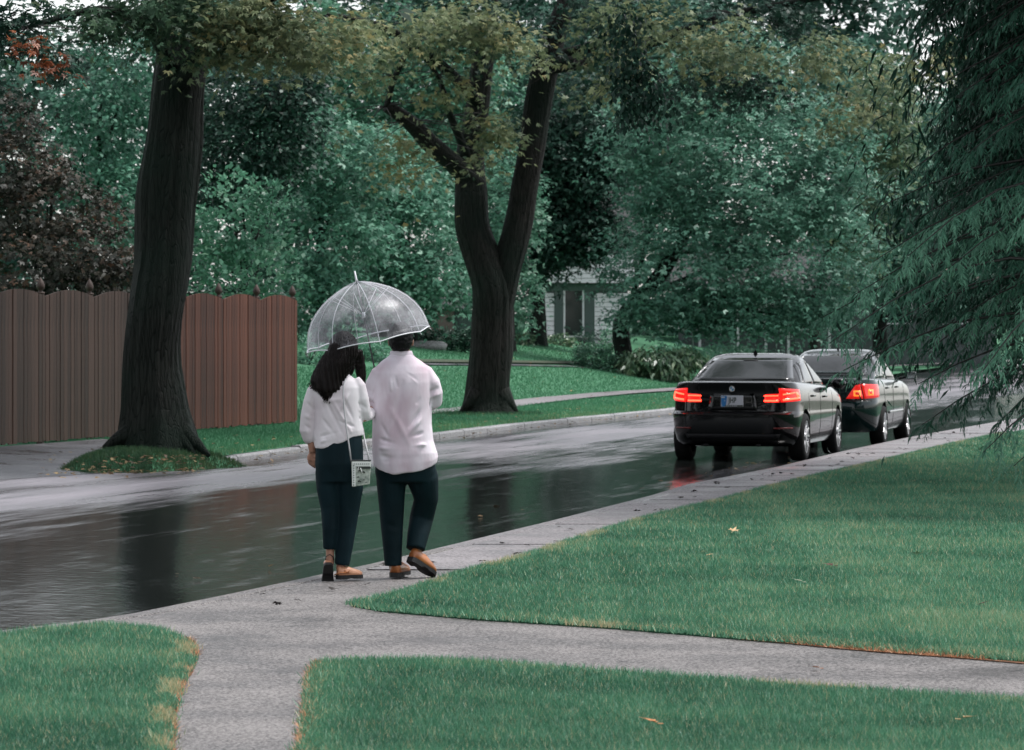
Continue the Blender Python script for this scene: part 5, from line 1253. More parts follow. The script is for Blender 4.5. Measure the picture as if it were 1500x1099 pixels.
MB().box(-.148, -.10, -.0098, -.0090, .045, .062).box(-.15, -.138, -.0098, -.0090, -.062, -.048).box(-.105, -.095, -.0098, -.0090, .0, .012).build('plate_marks', M_wht, pl_)
text_obj('plate_text', 'JHP', .105, M_ink, pl_, (.005, -.0085, .010), ext=.0008, sx=.68, bold=.0022)
MB().box(-.095, .15, -.010, -.0090, -.074, -.052).build('plate_frame', M_ink, pl_)
for xx in (-.085, -.06, -.03, .0, .03, .055): MB().box(xx, xx + .016, -.0115, -.0105, -.069, -.058).build('frame_mark', M_wht, pl_)
ey = hit([bb], (0, -2, 1.0), (0, 1, 0)).y - .010
em = MB().add([(math.cos(k * math.pi / 12) * .043, 0, math.sin(k * math.pi / 12) * .043) for k in range(24)] + [(math.cos(k * math.pi / 12) * .038, -.010, math.sin(k * math.pi / 12) * .038) for k in range(24)], [(k, (k + 1) % 24, 24 + (k + 1) % 24, 24 + k) for k in range(24)] + [tuple(range(24)), tuple(range(24, 48))]).build('emblem', M_dkpl, c1); em.location = (0, ey, 1.0)
MB().add([(math.cos(k * math.pi / 12) * r_, -.011, math.sin(k * math.pi / 12) * r_) for r_ in (.0385, .030) for k in range(24)], [(k, (k + 1) % 24, 24 + (k + 1) % 24, 24 + k) for k in range(24)]).build('emblem_ring', M_chr, em)
for q in range(4):
    a0 = q * math.pi / 2; MB().add([(0, -.0115, 0)] + [(math.cos(a0 + j * math.pi / 12) * .028, -.0115, math.sin(a0 + j * math.pi / 12) * .028) for j in range(7)], [tuple(range(8))]).build('emblem_quarter', M_grn if q % 2 else M_wht, em)
MB().add([(0, 0, 0), (-.03, 0, 0), (.03, 0, 0), (0, -.02, .07), (0, .16, 0)], [(1, 2, 3), (1, 3, 4), (2, 4, 3), (1, 4, 2)]).build('roof_antenna', M_black, c1).location = (0, 1.86, 1.462)
text_obj('model_badge', '328i', .045, M_chr, c1, (.40, hit([bb], (.40, -2, .965), (0, 1, 0)).y - .006, .965), ext=.002, sx=.9) if False else None
# interior-less seats hint: rear shelf and high brake light behind the glass
patch([cb], [(-.10, 1.36), (.10, 1.36), (.10, 1.375), (-.10, 1.375)], 'rear', 4, 1, .010, .01, 'brake_light', M_dkpl, c1)

GC = ([0, .9, 2.4, 3.3, 4.1, 4.6], [1, .97, .92, .86, .68, .45])
CORB = [(.22, .74, .24, 4.22), (.24, .80, .13, 4.34), (.34, .835, .05, 4.45), (.50, .850, .01, 4.50), (.64, .853, .0, 4.50), (.70, .853, .02, 4.50), (.72, .850, .05, 4.50), (.80, .848, .055, 4.50), (.90, .842, .06, 4.48), (.98, .825, .05, 4.44), (1.03, .80, .05, 4.40), (1.05, .76, .09, 4.3), (1.055, .55, .15, 4.1)]
CORC = [(.90, .73, .52, 3.72, .3, .5, .05), (1.05, .715, .66, 3.50, .26, .5, .08), (1.18, .675, .92, 3.18, .24, .5, .1), (1.30, .630, 1.16, 2.88, .22, .45, .1), (1.39, .595, 1.36, 2.66, .22, .4, .12), (1.44, .555, 1.52, 2.5, .22, .4, .12), (1.472, .48, 1.68, 2.36, .2, .3, .1), (1.488, .34, 1.85, 2.2, .15, .2, .05)]
c2, bb2, cb2 = sedan('parked_car', (4.70, 58.3, .012), R(-13.8), 'dark green sedan with a boot spoiler parked beyond the black car under hemlock branches', 4.5, CORB, CORC, GC, M_dkgreen, (.95, 3.55), 'seven',
      [(-.60, 1.075), (.60, 1.075), (.50, 1.41), (-.50, 1.41)], [[(1.02, 1.02), (1.88, 1.02), (1.9, 1.39), (1.42, 1.37)], [(1.96, 1.02), (3.05, 1.0), (2.52, 1.36), (1.97, 1.39)]], .31, .755, None)
for s in (-1, 1):
    lo = patch([bb2], [(41, .74), (64, .76), (62, .955), (38, .965)], 'wrap', 12, 6, .012, .03, 'tail_light', M_red2, c2, xs=s)
    li = patch([bb2], [(25, .74), (39.5, .74), (37, .965), (33, .945)], 'wrap', 8, 5, .010, .03, 'tail_light', M_red2, c2, xs=s)
    for (a_, z_, p_) in ((47.5, .835, lo), (34.5, .82, li)):
        patch([bb2], [(a_ - 3.0, z_ - .045), (a_ + 3.0, z_ - .045), (a_ + 3.0, z_ + .045), (a_ - 3.0, z_ + .045)], 'wrap', 4, 4, .016, .004, 'lamp_ring', M_amber, p_, xs=s)
        patch([bb2], [(a_ - 1.6, z_ - .022), (a_ + 1.6, z_ - .022), (a_ + 1.6, z_ + .022), (a_ - 1.6, z_ + .022)], 'wrap', 3, 3, .020, .004, 'lamp_bulb', M_red2, p_, xs=s)
    for y0 in (1.22, 2.25):
        hp_ = hit([bb2], (3 * s, y0, .89), (-s, 0, 0)); o = MB().box(-.012, .014, 0, .17, -.014, .014).build('door_handle', M_dkgreen, c2, bevel=.006); o.location = hp_ + Vector((s * .012, 0, 0))
    for y0, y1 in ((1.22, .98), (1.92, 1.92), (3.05, 3.10)): patch([bb2], [(y0 - .006, .30), (y0 + .006, .30), (y1 + .006, .93), (y1 - .006, .93)], 'side', 1, 10, .0025, .01, 'door_gap', M_dkpl, c2, xs=s)
    patch([bb2], [(1.4, .49), (3.1, .49), (3.1, .53), (1.4, .53)], 'side', 12, 1, .010, .015, 'side_moulding', M_dkgreen, c2, xs=s)
    o = MB().box(-.085, .085, -.05, .06, -.06, .06).build('side_mirror', M_dkgreen, c2, True, bevel=.022); o.location = (s * .99, 2.92, 1.06)
    MB().box(-.070, .070, -.056, -.0515, -.046, .046).build('mirror_glass', plain('mirror_glass', (.35, .38, .38), .08, .9), o)
    MB().tube([(-s * .20, .02, -.05), (-s * .06, .01, -.02)], .02, 6).build('mirror_arm', M_dkpl, o)
    p_ = hit([bb2], (s * .22, -2, .70), (0, 1, 0)); MB().ball((0, 0, 0), (.016, .008, .012), 8, 6).build('lamp_bead', M_bar, c2, True).location = p_ + Vector((0, -.005, .0))
patch([bb2], [(.20, .73), (.24, .73), (.24, .75), (.20, .75)], 'rear', 1, 1, .01, .01, 'reflector', M_red2, c2)
patch([bb2], [(-.76, .702), (.76, .702), (.76, .714), (-.76, .714)], 'rear', 16, 1, .003, .01, 'bumper_gap', M_dkpl, c2)
MB().add([(x, y, z) for x in (-.62, .62) for y, z in ((.02, 1.125), (.01, 1.14), (.10, 1.165), (.22, 1.15), (.20, 1.125))], [(0, 1, 2, 3, 4), (9, 8, 7, 6, 5), (0, 5, 6, 1), (1, 6, 7, 2), (2, 7, 8, 3), (3, 8, 9, 4), (4, 9, 5, 0)]).build('spoiler', M_dkgreen, c2, bevel=.008)
for s in (-1, 1): MB().box(s * .58 - .03, s * .58 + .03, .05, .17, 1.03, 1.13).build('spoiler_foot', M_dkpl, c2)
text_obj('model_badge', 'COROLLA', .058, M_chr, c2, (.50, hit([bb2], (.50, -2, .985), (0, 1, 0)).y - .008, 1.0), (R(90), 0, R(3)), ext=.004, sx=.95, bold=.003)
pb2 = MB().box(-.155, .155, -.006, .006, -.078, .078).build('licence_plate', M_wht, c2, bevel=.004); pb2.location = (-.0, hit([bb2], (0, -2, .83), (0, 1, 0)).y - .02, .83)
MB().rings([(0, 0, 0, .02, .02), (0, 0, .02, .016, .016), (0, .03, .12, .004, .004)], 8).build('roof_antenna', M_dkpl, c2, True).location = (.0, 1.75, 1.475)
# ================================================================== PEOPLE
M_skin = mottled('brown_skin', (.22, .105, .065), (.30, .15, .095), 14, .5, bs=.1, bd=.002)
M_skin2 = mottled('light_skin', (.42, .22, .15), (.52, .28, .20), 14, .5, bs=.1, bd=.002)
def cloth(name, c0, c1, sc=5, rough=.7, weave=600, sheen=0, bs=.15, wr=14, wstr=.5, wd=.012):
    m, t, b = new_mat(name); v = objco(t, (1, 1, .55)); n = noise(t, v, sc, 3, .5)
    t.links.new(ramp(t, n, [(.38, c0), (.62, c1)]), b.inputs['Base Color']); b.inputs['Roughness'].default_value = rough
    b.inputs['Sheen Weight'].default_value = sheen; b.inputs['Specular IOR Level'].default_value = .15
    w = noise(t, objco(t, (1, 1, .45)), wr, 5, .55); bump(t, b, w, wstr, wd); return m
M_shirtm = cloth('damp_white_shirt', (.60, .47, .53), (.80, .73, .79), 4.5, .6, wstr=.30, wr=7, wd=.02)
M_blouse = cloth('white_blouse', (.70, .62, .65), (.80, .75, .77), 4, .5, wstr=.4)
M_trous = cloth('dark_teal_trousers', (.002, .010, .013), (.004, .016, .021), 6, .75)
M_trous2 = cloth('dark_navy_trousers', (.002, .011, .015), (.005, .019, .025), 6, .7)
M_hair = None
def hairmat(name, c0, c1):
    m, t, b = new_mat(name); v = objco(t, (40, 40, 1.5)); n = noise(t, v, 3, 4, .6)
    t.links.new(ramp(t, n, [(.3, c0), (.75, c1)]), b.inputs['Base Color']); b.inputs['Roughness'].default_value = .45; b.inputs['Specular IOR Level'].default_value = .16
    bump(t, b, n, .6, .01); return m
M_hairm = hairmat('black_hair', (.004, .004, .005), (.012, .010, .010)); M_hairw = hairmat('long_dark_hair', (.0025, .002, .002), (.012, .007, .006))
M_lea = mottled('tan_leather_shoe', (.22, .065, .018), (.46, .17, .055), 9, .28, bs=.1); M_sole = plain('black_shoe_sole', (.008, .008, .008), .6)
M_lea2 = mottled('pale_tan_leather', (.48, .20, .10), (.62, .32, .19), 10, .35, bs=.1)

def seg_dist(Pn, a, b):
    a, b = np.array(a), np.array(b); ab = b - a; t = np.clip(((Pn - a) @ ab) / (ab @ ab), 0, 1)
    return np.linalg.norm(Pn - a - t[:, None] * ab, axis=1), t
def fold(me, folds):
    "folds: (a, b, width, amp) ridge (+) or crease (-) along the normal"
    V = co_of(me); Nn = no_of(me); D_ = np.zeros(len(V))
    for a, b, w, am in folds:
        dd, t = seg_dist(V, a, b); D_ += 1.8 * am * np.exp(-(dd / (w * .8)) ** 2) * np.sin(np.pi * np.clip(t * .9 + .05, 0, 1)) ** .5
    set_co(me, V + Nn * D_[:, None])
def hand(mb, wrist, dirv, palm_n, L=.18, curl=.5, thumb=1):
    "five-fingered hand: palm plus curled chains"
    w = Vector(wrist); d = Vector(dirv).normalized(); n = Vector(palm_n); n = (n - d * n.dot(d)).normalized(); s = d.cross(n).normalized()
    pc = w + d * L * .26
    mb.tube([w - d * .02, w + d * .02, pc, w + d * L * .48], [.024, .027, .036, .034], 12, True, .5)
    for i, (off, ln) in enumerate(((-.030, .80), (-.010, .95), (.010, 1.0), (.029, .88))):
        p = w + d * L * .44 + s * off * .95; q = d; pts = [p - d * .015]; r = [.0095]
        for j in range(3):
            q = (q + n * curl * (.55 if j else .3)).normalized(); p = p + q * L * .46 * ln * (.42, .33, .25)[j]; pts.append(p); r.append(.0092 - .0012 * j)
        mb.tube(pts, r, 8)
    p = w + d * L * .14 + s * (.026 * thumb); q = (d * .6 + s * .75 * thumb + n * .25).normalized(); pts = [p]
    for j in range(3): p = p + q * L * (.17, .15, .12)[j]; q = (q + d * .35 + n * .2 * curl).normalized(); pts.append(p)
    mb.tube(pts, [.014, .0125, .011, .009], 8)
def head(mb, c, r, fwd=1):
    "skull, jaw, nose, lips, eyes brow and ears; the face looks along +y"
    c = Vector(c)
    mb.ball(c + Vector((0, -.008, .02)), (r[0], r[1], r[2]), 24, 16); mb.ball(c + Vector((0, .03, -.045)), (r[0] * .78, r[1] * .72, r[2] * .68), 20, 12)
    mb.tube([c + Vector((0, r[1] * .93, .02)), c + Vector((0, r[1] * 1.08, -.012)), c + Vector((0, r[1] * 1.13, -.028))], [.009, .012, .015], 8)
    mb.tube([c + Vector((-.022, r[1] * .93, -.062)), c + Vector((0, r[1] * .99, -.060)), c + Vector((.022, r[1] * .93, -.062))], [.006, .009, .006], 8)
    mb.tube([c + Vector((-.03, r[1] * .86, .028)), c + Vector((0, r[1] * .93, .034)), c + Vector((.03, r[1] * .86, .028))], [.010, .010, .010], 8)
    for s in (-1, 1): mb.ball(c + Vector((s * (r[0] + .004), .002, -.005)), (.010, .020, .032), 10, 8)
def shoe(parent, loc, yaw, pitch, L, W, mat, heel_h=.025, low=False):
    "heel at the origin, toe along +y before turning; returns the upper, sole is its child"
    def prof(s):
        w = W / 2 * float(np.interp(s, [0, .06, .2, .45, .72, .9, 1], [.42, .70, .78, .84, 1.0, .78, .28]))
        h_ = float(np.interp(s, [0, .05, .25, .42, .6, .85, 1], [.060, .078, .068, .075, .058, .040, .022])) * (.78 if low else 1)
        return w, h_
    mb = MB(); ms = MB(); V = []; n = 16; Sx = [0, .02, .06, .12, .2, .3, .4, .5, .6, .7, .8, .88, .94, .98, 1.0]
    for s in Sx:
        w, h_ = prof(s)
        for k in range(n):
            a = 2 * math.pi * k / n; ca, sa = math.cos(a), math.sin(a)
            V.append((w * math.copysign(abs(ca) ** .75, ca), s * L, .016 + (h_ * max(0, sa) ** .8 if sa > 0 else sa * .006)))
    Fs = [(i * n + k, i * n + (k + 1) % n, (i + 1) * n + (k + 1) % n, (i + 1) * n + k) for i in range(len(Sx) - 1) for k in range(n)] + [tuple(range(n))[::-1], tuple(range((len(Sx) - 1) * n, len(Sx) * n))]
    mb.add(V, Fs); u = mb.build('shoe', mat, parent, True)
    V = []
    for s in Sx:
        w, _ = prof(s); w *= 1.06
        zt = .014; zb = -.012 if s > .35 else (-.012 - heel_h * .35)
        if .3 < s < .55: zb = -.006
        V += [(-w, s * (L + .01) - .004, zt), (w, s * (L + .01) - .004, zt), (w * .97, s * (L + .01) - .004, zb), (-w * .97, s * (L + .01) - .004, zb)]
    m = len(Sx); Fs = [(i * 4 + k, i * 4 + (k + 1) % 4, (i + 1) * 4 + (k + 1) % 4, (i + 1) * 4 + k) for i in range(m - 1) for k in range(4)] + [(3, 2, 1, 0), tuple((m - 1) * 4 + k for k in range(4))]
    so_ = ms.add(V, Fs).build('sole', M_sole, u)
    u.location = loc; u.rotation_euler = Euler((pitch, 0, yaw), 'YXZ') if False else Euler((pitch, 0, yaw), 'XYZ'); return u

# ------------------------------------------------------------------ the man
DM = 26.68; s_ = F / DM; mx0 = 588; my0 = 846
def T(px, py, dy=0.0): return ((px - mx0) / s_, dy, (my0 - py) / s_)
def Rg(px, py, hw, dep, dy=0.0, e=2.3): p = T(px, py, dy); return (p[0], p[1], p[2], hw / s_, dep, e)
man = empty('person', ((mx0 - 750) / s_, DM, .128), 0, 'man from behind in untucked white shirt, dark trousers and tan loafers under the umbrella', 'person')
mb = MB()
mb.rings([Rg(592, 700, 33, .095), Rg(592, 672, 36, .105), Rg(589, 640, 38, .115), Rg(588, 600, 40, .115), Rg(588, 570, 42, .115), Rg(588, 550, 42, .11), Rg(588, 536, 34, .09), Rg(588, 527, 15, .062), Rg(587, 510, 12.5, .058)], 28)
head(mb, T(587, 500, .015), (.078, .095, .105))
mb.tube([T(558, 546), T(549, 567), T(544, 587, .03), T(551, 589, .14), T(561, 585, .25)], [.050, .045, .038, .032, .026], 16)
mb.tube([T(620, 546), T(632, 565), T(635, 583, .03), T(629, 588, .14), T(618, 585, .24)], [.050, .045, .038, .032, .026], 16)
mb.tube([T(574, 690), T(573.5, 740, .01), T(574, 775, .015), T(575.5, 815, .0), T(578, 836, .01)], [.078, .066, .052, .040, .035], 16)
mb.tube([T(613, 690), T(622, 732, .06), T(617, 760, .10), T(612, 787, .035), T(610, 812, .01)], [.078, .064, .058, .046, .035], 16)
mb.tube([T(578, 836, .01), T(579, 842, .10)], [.036, .03], 10); mb.tube([T(611, 812, .02), T(619, 826, .10)], [.036, .03], 10)
hand(mb, T(561, 585, .25), (.10, .07, .05), (.2, .5, 0), .18, 1.0, 1); hand(mb, T(618, 585, .24), (-.12, .08, .02), (-.2, .5, .1), .18, .9, -1)
me = fuse(mb, .0065, 2, 'body', .33); link('body', me, man, M_skin, True)
# hair: close cut dark cap over back and top of the head
mb = MB(); c = Vector(T(587, 500, .003)); mb.ball(c + Vector((0, -.010, .030)), (.089, .103, .106), 28, 18)
mb.rings([(c.x, c.y - .030, c.z - .070, .052, .050), (c.x, c.y - .028, c.z - .045, .070, .072), (c.x, c.y - .02, c.z - .01, .084, .090), (c.x, c.y - .012, c.z + .03, .088, .1)], 24)
me = fuse(mb, .006, 2, 'hair'); V = co_of(me); Nn = no_of(me); V += Nn * (.0035 * sn(V, 160, 2))[:, None]; front = V[:, 1] > c.y + .045; low = V[:, 2] < c.z + .055
V[front & low, 1] = c.y + .045 - .0; set_co(me, V); link('hair', me, man, M_hairm, True)
# shirt
mb = MB()
mb.rings([Rg(594, 694, 46, .155, 0, 2.5), Rg(594, 680, 47.5, .158, 0, 2.5), Rg(593, 664, 47.5, .158, 0, 2.5), Rg(590, 645, 45, .150, 0, 2.4), Rg(589, 622, 43.5, .143, 0, 2.4), Rg(589, 600, 43.5, .138), Rg(589, 580, 44.5, .136), Rg(589, 560, 45, .130), Rg(589, 547, 43, .118), Rg(589, 537, 38, .102), Rg(588, 529, 29, .085), Rg(588, 523, 20, .072), Rg(588, 519, 16.5, .066)], 40)
mb.tube([T(565, 539), T(557, 548), T(549, 565, .0), T(544.5, 580, .01), T(543, 592, .03), T(545, 596, .08), T(551, 592, .16)], [.045, .066, .069, .068, .066, .060, .047], 18)
mb.tube([T(612, 538), T(622, 547), T(632, 562, .0), T(636, 576, .015), T(636, 588, .04), T(631, 591, .10), T(622, 587, .17)], [.045, .062, .063, .061, .058, .054, .045], 18)
me = fuse(mb, .0075, 4, 'shirt'); V = co_of(me)
hem = np.interp(V[:, 0] * s_ + mx0, [543, 548, 556, 566, 576, 590, 605, 620, 632, 639, 643], [672, 681, 688, 693, 694.5, 692, 691, 689, 684, 678, 670]); base_ = 694
w = np.clip(((my0 - V[:, 2] * s_) - 660) / 34, 0, 1) ** 1.2; w[V[:, 2] > T(0, 660)[2]] = 0
V[:, 2] -= w * (hem - base_) / s_
Nn = no_of(me); amp = np.clip((my0 - V[:, 2] * s_ - 655) / 40, 0, 1)
V += Nn * (amp * .005 * (np.sin(V[:, 0] * 24 + 1.0) + .6 * np.sin(V[:, 0] * 41 + 3)))[:, None]
set_co(me, V)
B_ = -.13
def f2(x1, y1, x2, y2, w, a): p, q = T(x1, y1, B_), T(x2, y2, B_); return (p, q, w, a)
me_f = [f2(549, 543, 633, 543, .008, .004), f2(560, 548, 566, 580, .012, -.008), f2(572, 548, 574, 572, .010, .006), f2(580, 550, 583, 566, .010, -.006), f2(596, 545, 620, 562, .012, -.010), f2(602, 550, 618, 568, .010, .007), f2(617, 546, 619, 570, .010, .008),
        f2(632, 560, 612, 590, .013, -.009), f2(634, 575, 600, 625, .016, -.008), f2(636, 590, 596, 640, .016, .008), f2(545, 600, 570, 640, .016, -.007), f2(548, 640, 590, 652, .016, -.010), f2(550, 655, 610, 660, .018, .008), f2(560, 668, 600, 672, .020, -.012),
        f2(600, 640, 636, 628, .014, -.009), f2(595, 655, 640, 648, .014, .008), f2(556, 560, 560, 600, .012, .006), f2(590, 560, 578, 630, .022, -.006), f2(575, 600, 600, 650, .024, .006), f2(565, 675, 612, 668, .02, -.008), f2(625, 600, 638, 640, .015, .006), f2(560, 615, 548, 628, .012, .006), f2(588, 640, 570, 680, .02, -.006)]
for (x1, y1, x2, y2, w_, a_) in [(533, 585, 556, 596, .008, -.007), (534, 577, 556, 586, .008, .006), (536, 570, 556, 577, .009, -.006), (645, 585, 628, 594, .008, -.006), (646, 577, 628, 583, .008, .006), (644, 568, 630, 574, .009, -.006), (553, 552, 551, 600, .007, -.010), (629, 556, 630, 596, .007, -.010)]:
    p, q = T(x1, y1, -.04), T(x2, y2, -.05); me_f.append((p, q, w_ * 2, a_))
fold(me, me_f); link('shirt', me, man, M_shirtm, True)
MB().rings([Rg(588, 523, 17.5, .070, 0, 2), Rg(588, 519, 17.2, .069, 0, 2), Rg(587.5, 514.5, 15.8, .066, 0, 2), Rg(587.5, 514.0, 15.0, .062, 0, 2), Rg(587.5, 519, 15.5, .062, 0, 2)], 30).build('collar', M_shirtm, man, True)
# trousers
mb = MB()
mb.rings([Rg(594, 665, 42, .135), Rg(594, 690, 45, .138), Rg(594, 706, 42, .125)], 28)
mb.tube([T(573, 685, 0), T(573, 705, 0), T(573.5, 740, .01), T(574, 772, .015), T(575, 800, 0), T(576, 829, -.005)], [.098, .105, .090, .079, .068, .060], 20)
mb.tube([T(615, 680, 0), T(619, 702, .02), T(624, 732, .06), T(617, 760, .10), T(612, 785, .04), T(608.5, 805, .0)], [.100, .112, .087, .085, .076, .066], 20)
me = fuse(mb, .0085, 4, 'trousers')
ff = []
for (x1, y1, x2, y2, w_, a_) in [(556, 765, 586, 772, .014, -.006), (558, 775, 588, 780, .014, .005), (608, 735, 638, 730, .012, -.009), (606, 742, 640, 738, .012, .008), (606, 750, 636, 748, .012, -.006), (600, 705, 590, 716, .02, -.008), (564, 820, 588, 822, .01, -.006), (564, 812, 586, 815, .01, .004), (566, 700, 590, 708, .02, -.006), (597, 795, 622, 800, .01, -.005), (562, 740, 568, 810, .012, .004), (614, 705, 610, 730, .012, -.006)]:
    ff.append((T(x1, y1, -.08), T(x2, y2, -.08), w_ * 1.6, a_))
fold(me, ff); link('trousers', me, man, M_trous, True)
p = T(578, 846, -.035); shoe(man, (p[0], p[1] - .01, .022), R(-14), 0, .29, .112, M_lea)
hp_ = T(603, 817, -.03); sh = shoe(man, (hp_[0] - .008, hp_[1] - .02, hp_[2] - .005), R(-38), R(-27), .285, .112, M_lea)

# ------------------------------------------------------------------ the woman
DW = 26.46; s_ = F / DW; mx0 = 497; my0 = 849
woman = empty('person', ((mx0 - 750) / s_, DW, .128), 0, 'woman from behind with long dark hair, white blouse and dark trousers, left of the man', 'person')
mb = MB()
mb.rings([Rg(497, 700, 25, .085), Rg(497, 672, 28, .095), Rg(496, 640, 27, .09), Rg(495, 610, 28, .10), Rg(493, 580, 31, .10), Rg(492, 562, 30, .088), Rg(496, 551, 12, .055), Rg(501, 530, 10, .05)], 28)
head(mb, T(503, 512, .02), (.070, .086, .098))
mb.tube([T(462, 566), T(453, 600, .01), T(450, 630, .02), T(456, 650, .04), T(457.5, 663, .05)], [.042, .040, .036, .029, .024], 14)
mb.tube([T(524, 562), T(531, 590, .01), T(533, 612, .03), T(538, 608, .14), T(545, 598, .22)], [.042, .040, .036, .029, .024], 14)
hand(mb, T(457.5, 661, .05), (-.012, .03, -.10), (.5, .6, .1), .155, .75, 1); hand(mb, T(543, 601, .20), (.10, .05, .02), (.0, -.4, -.6), .16, .8, 1)
mb.tube([T(483, 700), T(483.5, 740, .0), T(483.5, 770, -.02), T(483.5, 800, -.01), T(483.5, 820, .0)], [.068, .050, .036, .030, .029], 14)
mb.tube([T(509, 700), T(510, 740, .01), T(507, 775, .01), T(502, 815, .0), T(498.5, 834, .005)], [.070, .060, .048, .036, .031], 14)
mb.tube([T(483.5, 818, .0), T(480, 832, .02), T(478, 841, .05)], [.033, .036, .028], 10); mb.tube([T(498, 834, .01), T(503, 842, .03), T(512, 844, .07)], [.034, .032, .026], 10)
me = fuse(mb, .0065, 2, 'body', .33); link('body', me, woman, M_skin2, True)
# blouse
mb = MB()
mb.rings([Rg(496, 652, 36, .122, 0, 2.3), Rg(496, 640, 36.5, .122, 0, 2.3), Rg(495.5, 622, 35.5, .116), Rg(495, 600, 34.5, .112), Rg(493, 580, 36, .110), Rg(492.5, 568, 36, .104), Rg(493, 559, 31, .09), Rg(495, 551, 20, .07), Rg(498, 545, 13, .058)], 36)
mb.tube([T(468, 562), T(460, 573), T(454.5, 590, .0), T(451, 610, .01), T(450, 630, .02), T(454, 642, .035), T(456, 648, .04)], [.040, .050, .050, .052, .056, .050, .036], 16)
mb.tube([T(519, 556), T(526, 566), T(530, 585, .0), T(532, 602, .02), T(533, 612, .04), T(538, 610, .11), T(542, 604, .17)], [.040, .048, .050, .052, .052, .046, .038], 16)
me = fuse(mb, .007, 4, 'blouse'); V = co_of(me)
py_ = my0 - V[:, 2] * s_; xx = V[:, 0] * s_ + mx0
hem = np.interp(xx, [458, 463, 475, 490, 503, 515, 528, 534], [656, 657, 656, 652, 647, 641, 638, 637]); tors = (xx > 459.5) 
w = np.where(tors, np.clip((py_ - 612) / 40, 0, 1), 0); V[:, 2] -= w * (hem - 652) / s_
Nn = no_of(me); V += Nn * (.004 * np.clip((py_ - 630) / 20, 0, 1) * np.sin(V[:, 0] * 45))[:, None]; set_co(me, V)
B_ = -.105
ff = [f2(480, 590, 505, 640, .014, -.008), f2(487, 585, 515, 632, .012, .006), f2(470, 610, 500, 645, .013, -.006), f2(465, 575, 475, 600, .012, -.006), f2(505, 585, 520, 615, .012, -.008), f2(512, 575, 500, 600, .012, .006), f2(464, 640, 500, 632, .012, -.006), f2(463, 648, 505, 640, .01, .006),
      f2(524, 570, 520, 625, .008, -.009), f2(464, 575, 461, 640, .008, -.009), f2(475, 600, 464, 625, .012, .006), f2(495, 615, 522, 625, .012, -.006), f2(470, 587, 500, 585, .02, .004)]
for (x1, y1, x2, y2, w_, a_) in [(444, 622, 460, 630, .016, -.008), (443, 630, 460, 640, .014, .008), (446, 640, 462, 646, .012, -.007), (446, 608, 459, 614, .016, .005), (450, 590, 460, 600, .016, -.005), (526, 590, 540, 600, .014, -.006), (526, 600, 541, 608, .014, .006), (526, 612, 540, 616, .014, -.006)]:
    ff.append((T(x1, y1, -.05), T(x2, y2, -.04), w_, a_))
fold(me, ff); link('blouse', me, woman, M_blouse, True)
# trousers
mb = MB()
mb.rings([Rg(496.5, 634, 33, .112), Rg(497, 655, 35, .122), Rg(497, 680, 35.5, .130), Rg(497, 706, 33, .115)], 28)
mb.tube([T(481, 690), T(482, 715, 0), T(484, 745, 0), T(484, 775, -.02), T(483.5, 804, -.01)], [.092, .089, .068, .056, .048], 18)
mb.tube([T(511, 690), T(512, 715, 0), T(510.5, 745, .01), T(507, 775, .01), T(504, 802, 0), T(501, 828, -.005)], [.096, .096, .077, .069, .062, .052], 18)
me = fuse(mb, .0085, 4, 'trousers')
fold(me, [(T(a, b, -.09), T(c_, d_, -.09), .018, e_) for a, b, c_, d_, e_ in [(470, 738, 492, 742, -.006), (496, 745, 524, 741, -.006), (496, 752, 524, 748, .005), (493, 700, 494, 740, -.010), (480, 690, 500, 700, -.008), (515, 695, 498, 704, -.006), (498, 820, 512, 818, -.004)]])
link('trousers', me, woman, M_trous2, True)
# shoes: left lifted on its toe showing the sole, right turned out
lp = T(482, 823, -.055); sh = shoe(woman, (lp[0] - .002, lp[1] - .01, lp[2] - .01), R(6), R(-62), .235, .088, M_lea2, .01, True)
MB().tube([T(477, 820, -.02), T(478, 815, -.045), T(483.5, 811.5, -.058), T(488, 815, -.045), T(489, 820, -.02)], .0035, 6).build('ankle_strap', M_sole, woman, True)
rp = T(493.5, 849, -.03); sh = shoe(woman, (rp[0] + .005, rp[1] + .00, .018), R(-62), 0, .185, .088, M_lea2, .01, True)
o = MB(); p = Vector(T(503, 840.5, -.045))
o.tube([p + Vector((-.06, -.01, -.005)), p + Vector((-.02, -.02, .012)), p + Vector((.02, .0, .010))], .004, 6); 
for sg in (-1, 1): o.tube([p + Vector((.03, .0, .006)), p + Vector((.03 + sg * .018, .0, .028)), p + Vector((.03 + sg * .026, 0, .010)), p + Vector((.03, 0, .006))], .0035, 6)
o.build('shoe_bow', M_lea, woman, True)
# hair: long loose mass with separate strands
mb = MB()
mb.ball(T(503, 509, .0), (.098, .112, .112), 24, 16)
mb.rings([Rg(482, 576, 9, .026, -.095), Rg(482, 573, 14, .034, -.092), Rg(481, 569, 20, .042, -.086), Rg(480, 558, 24.5, .056, -.068), Rg(486, 545, 26, .075, -.045), Rg(493, 532, 26, .088, -.03), Rg(499, 520, 24.5, .098, -.012), Rg(503, 508, 21, .105, 0)], 28)
mb.tube([T(521, 515, .03), T(526.5, 535, .05), T(529.5, 555, .07), T(531, 574, .075)], [.045, .036, .026, .010], 12)
me = fuse(mb, .0065, 3, 'hair'); V = co_of(me); Nn = no_of(me)
an = np.arctan2(V[:, 1] - .0, V[:, 0] - .02); V += Nn * (.0045 * np.sin(an * 31 + V[:, 2] * 14 + 2 * np.sin(V[:, 2] * 9)) + .003 * np.sin(an * 95 + V[:, 2] * 22))[:, None]; set_co(me, V)
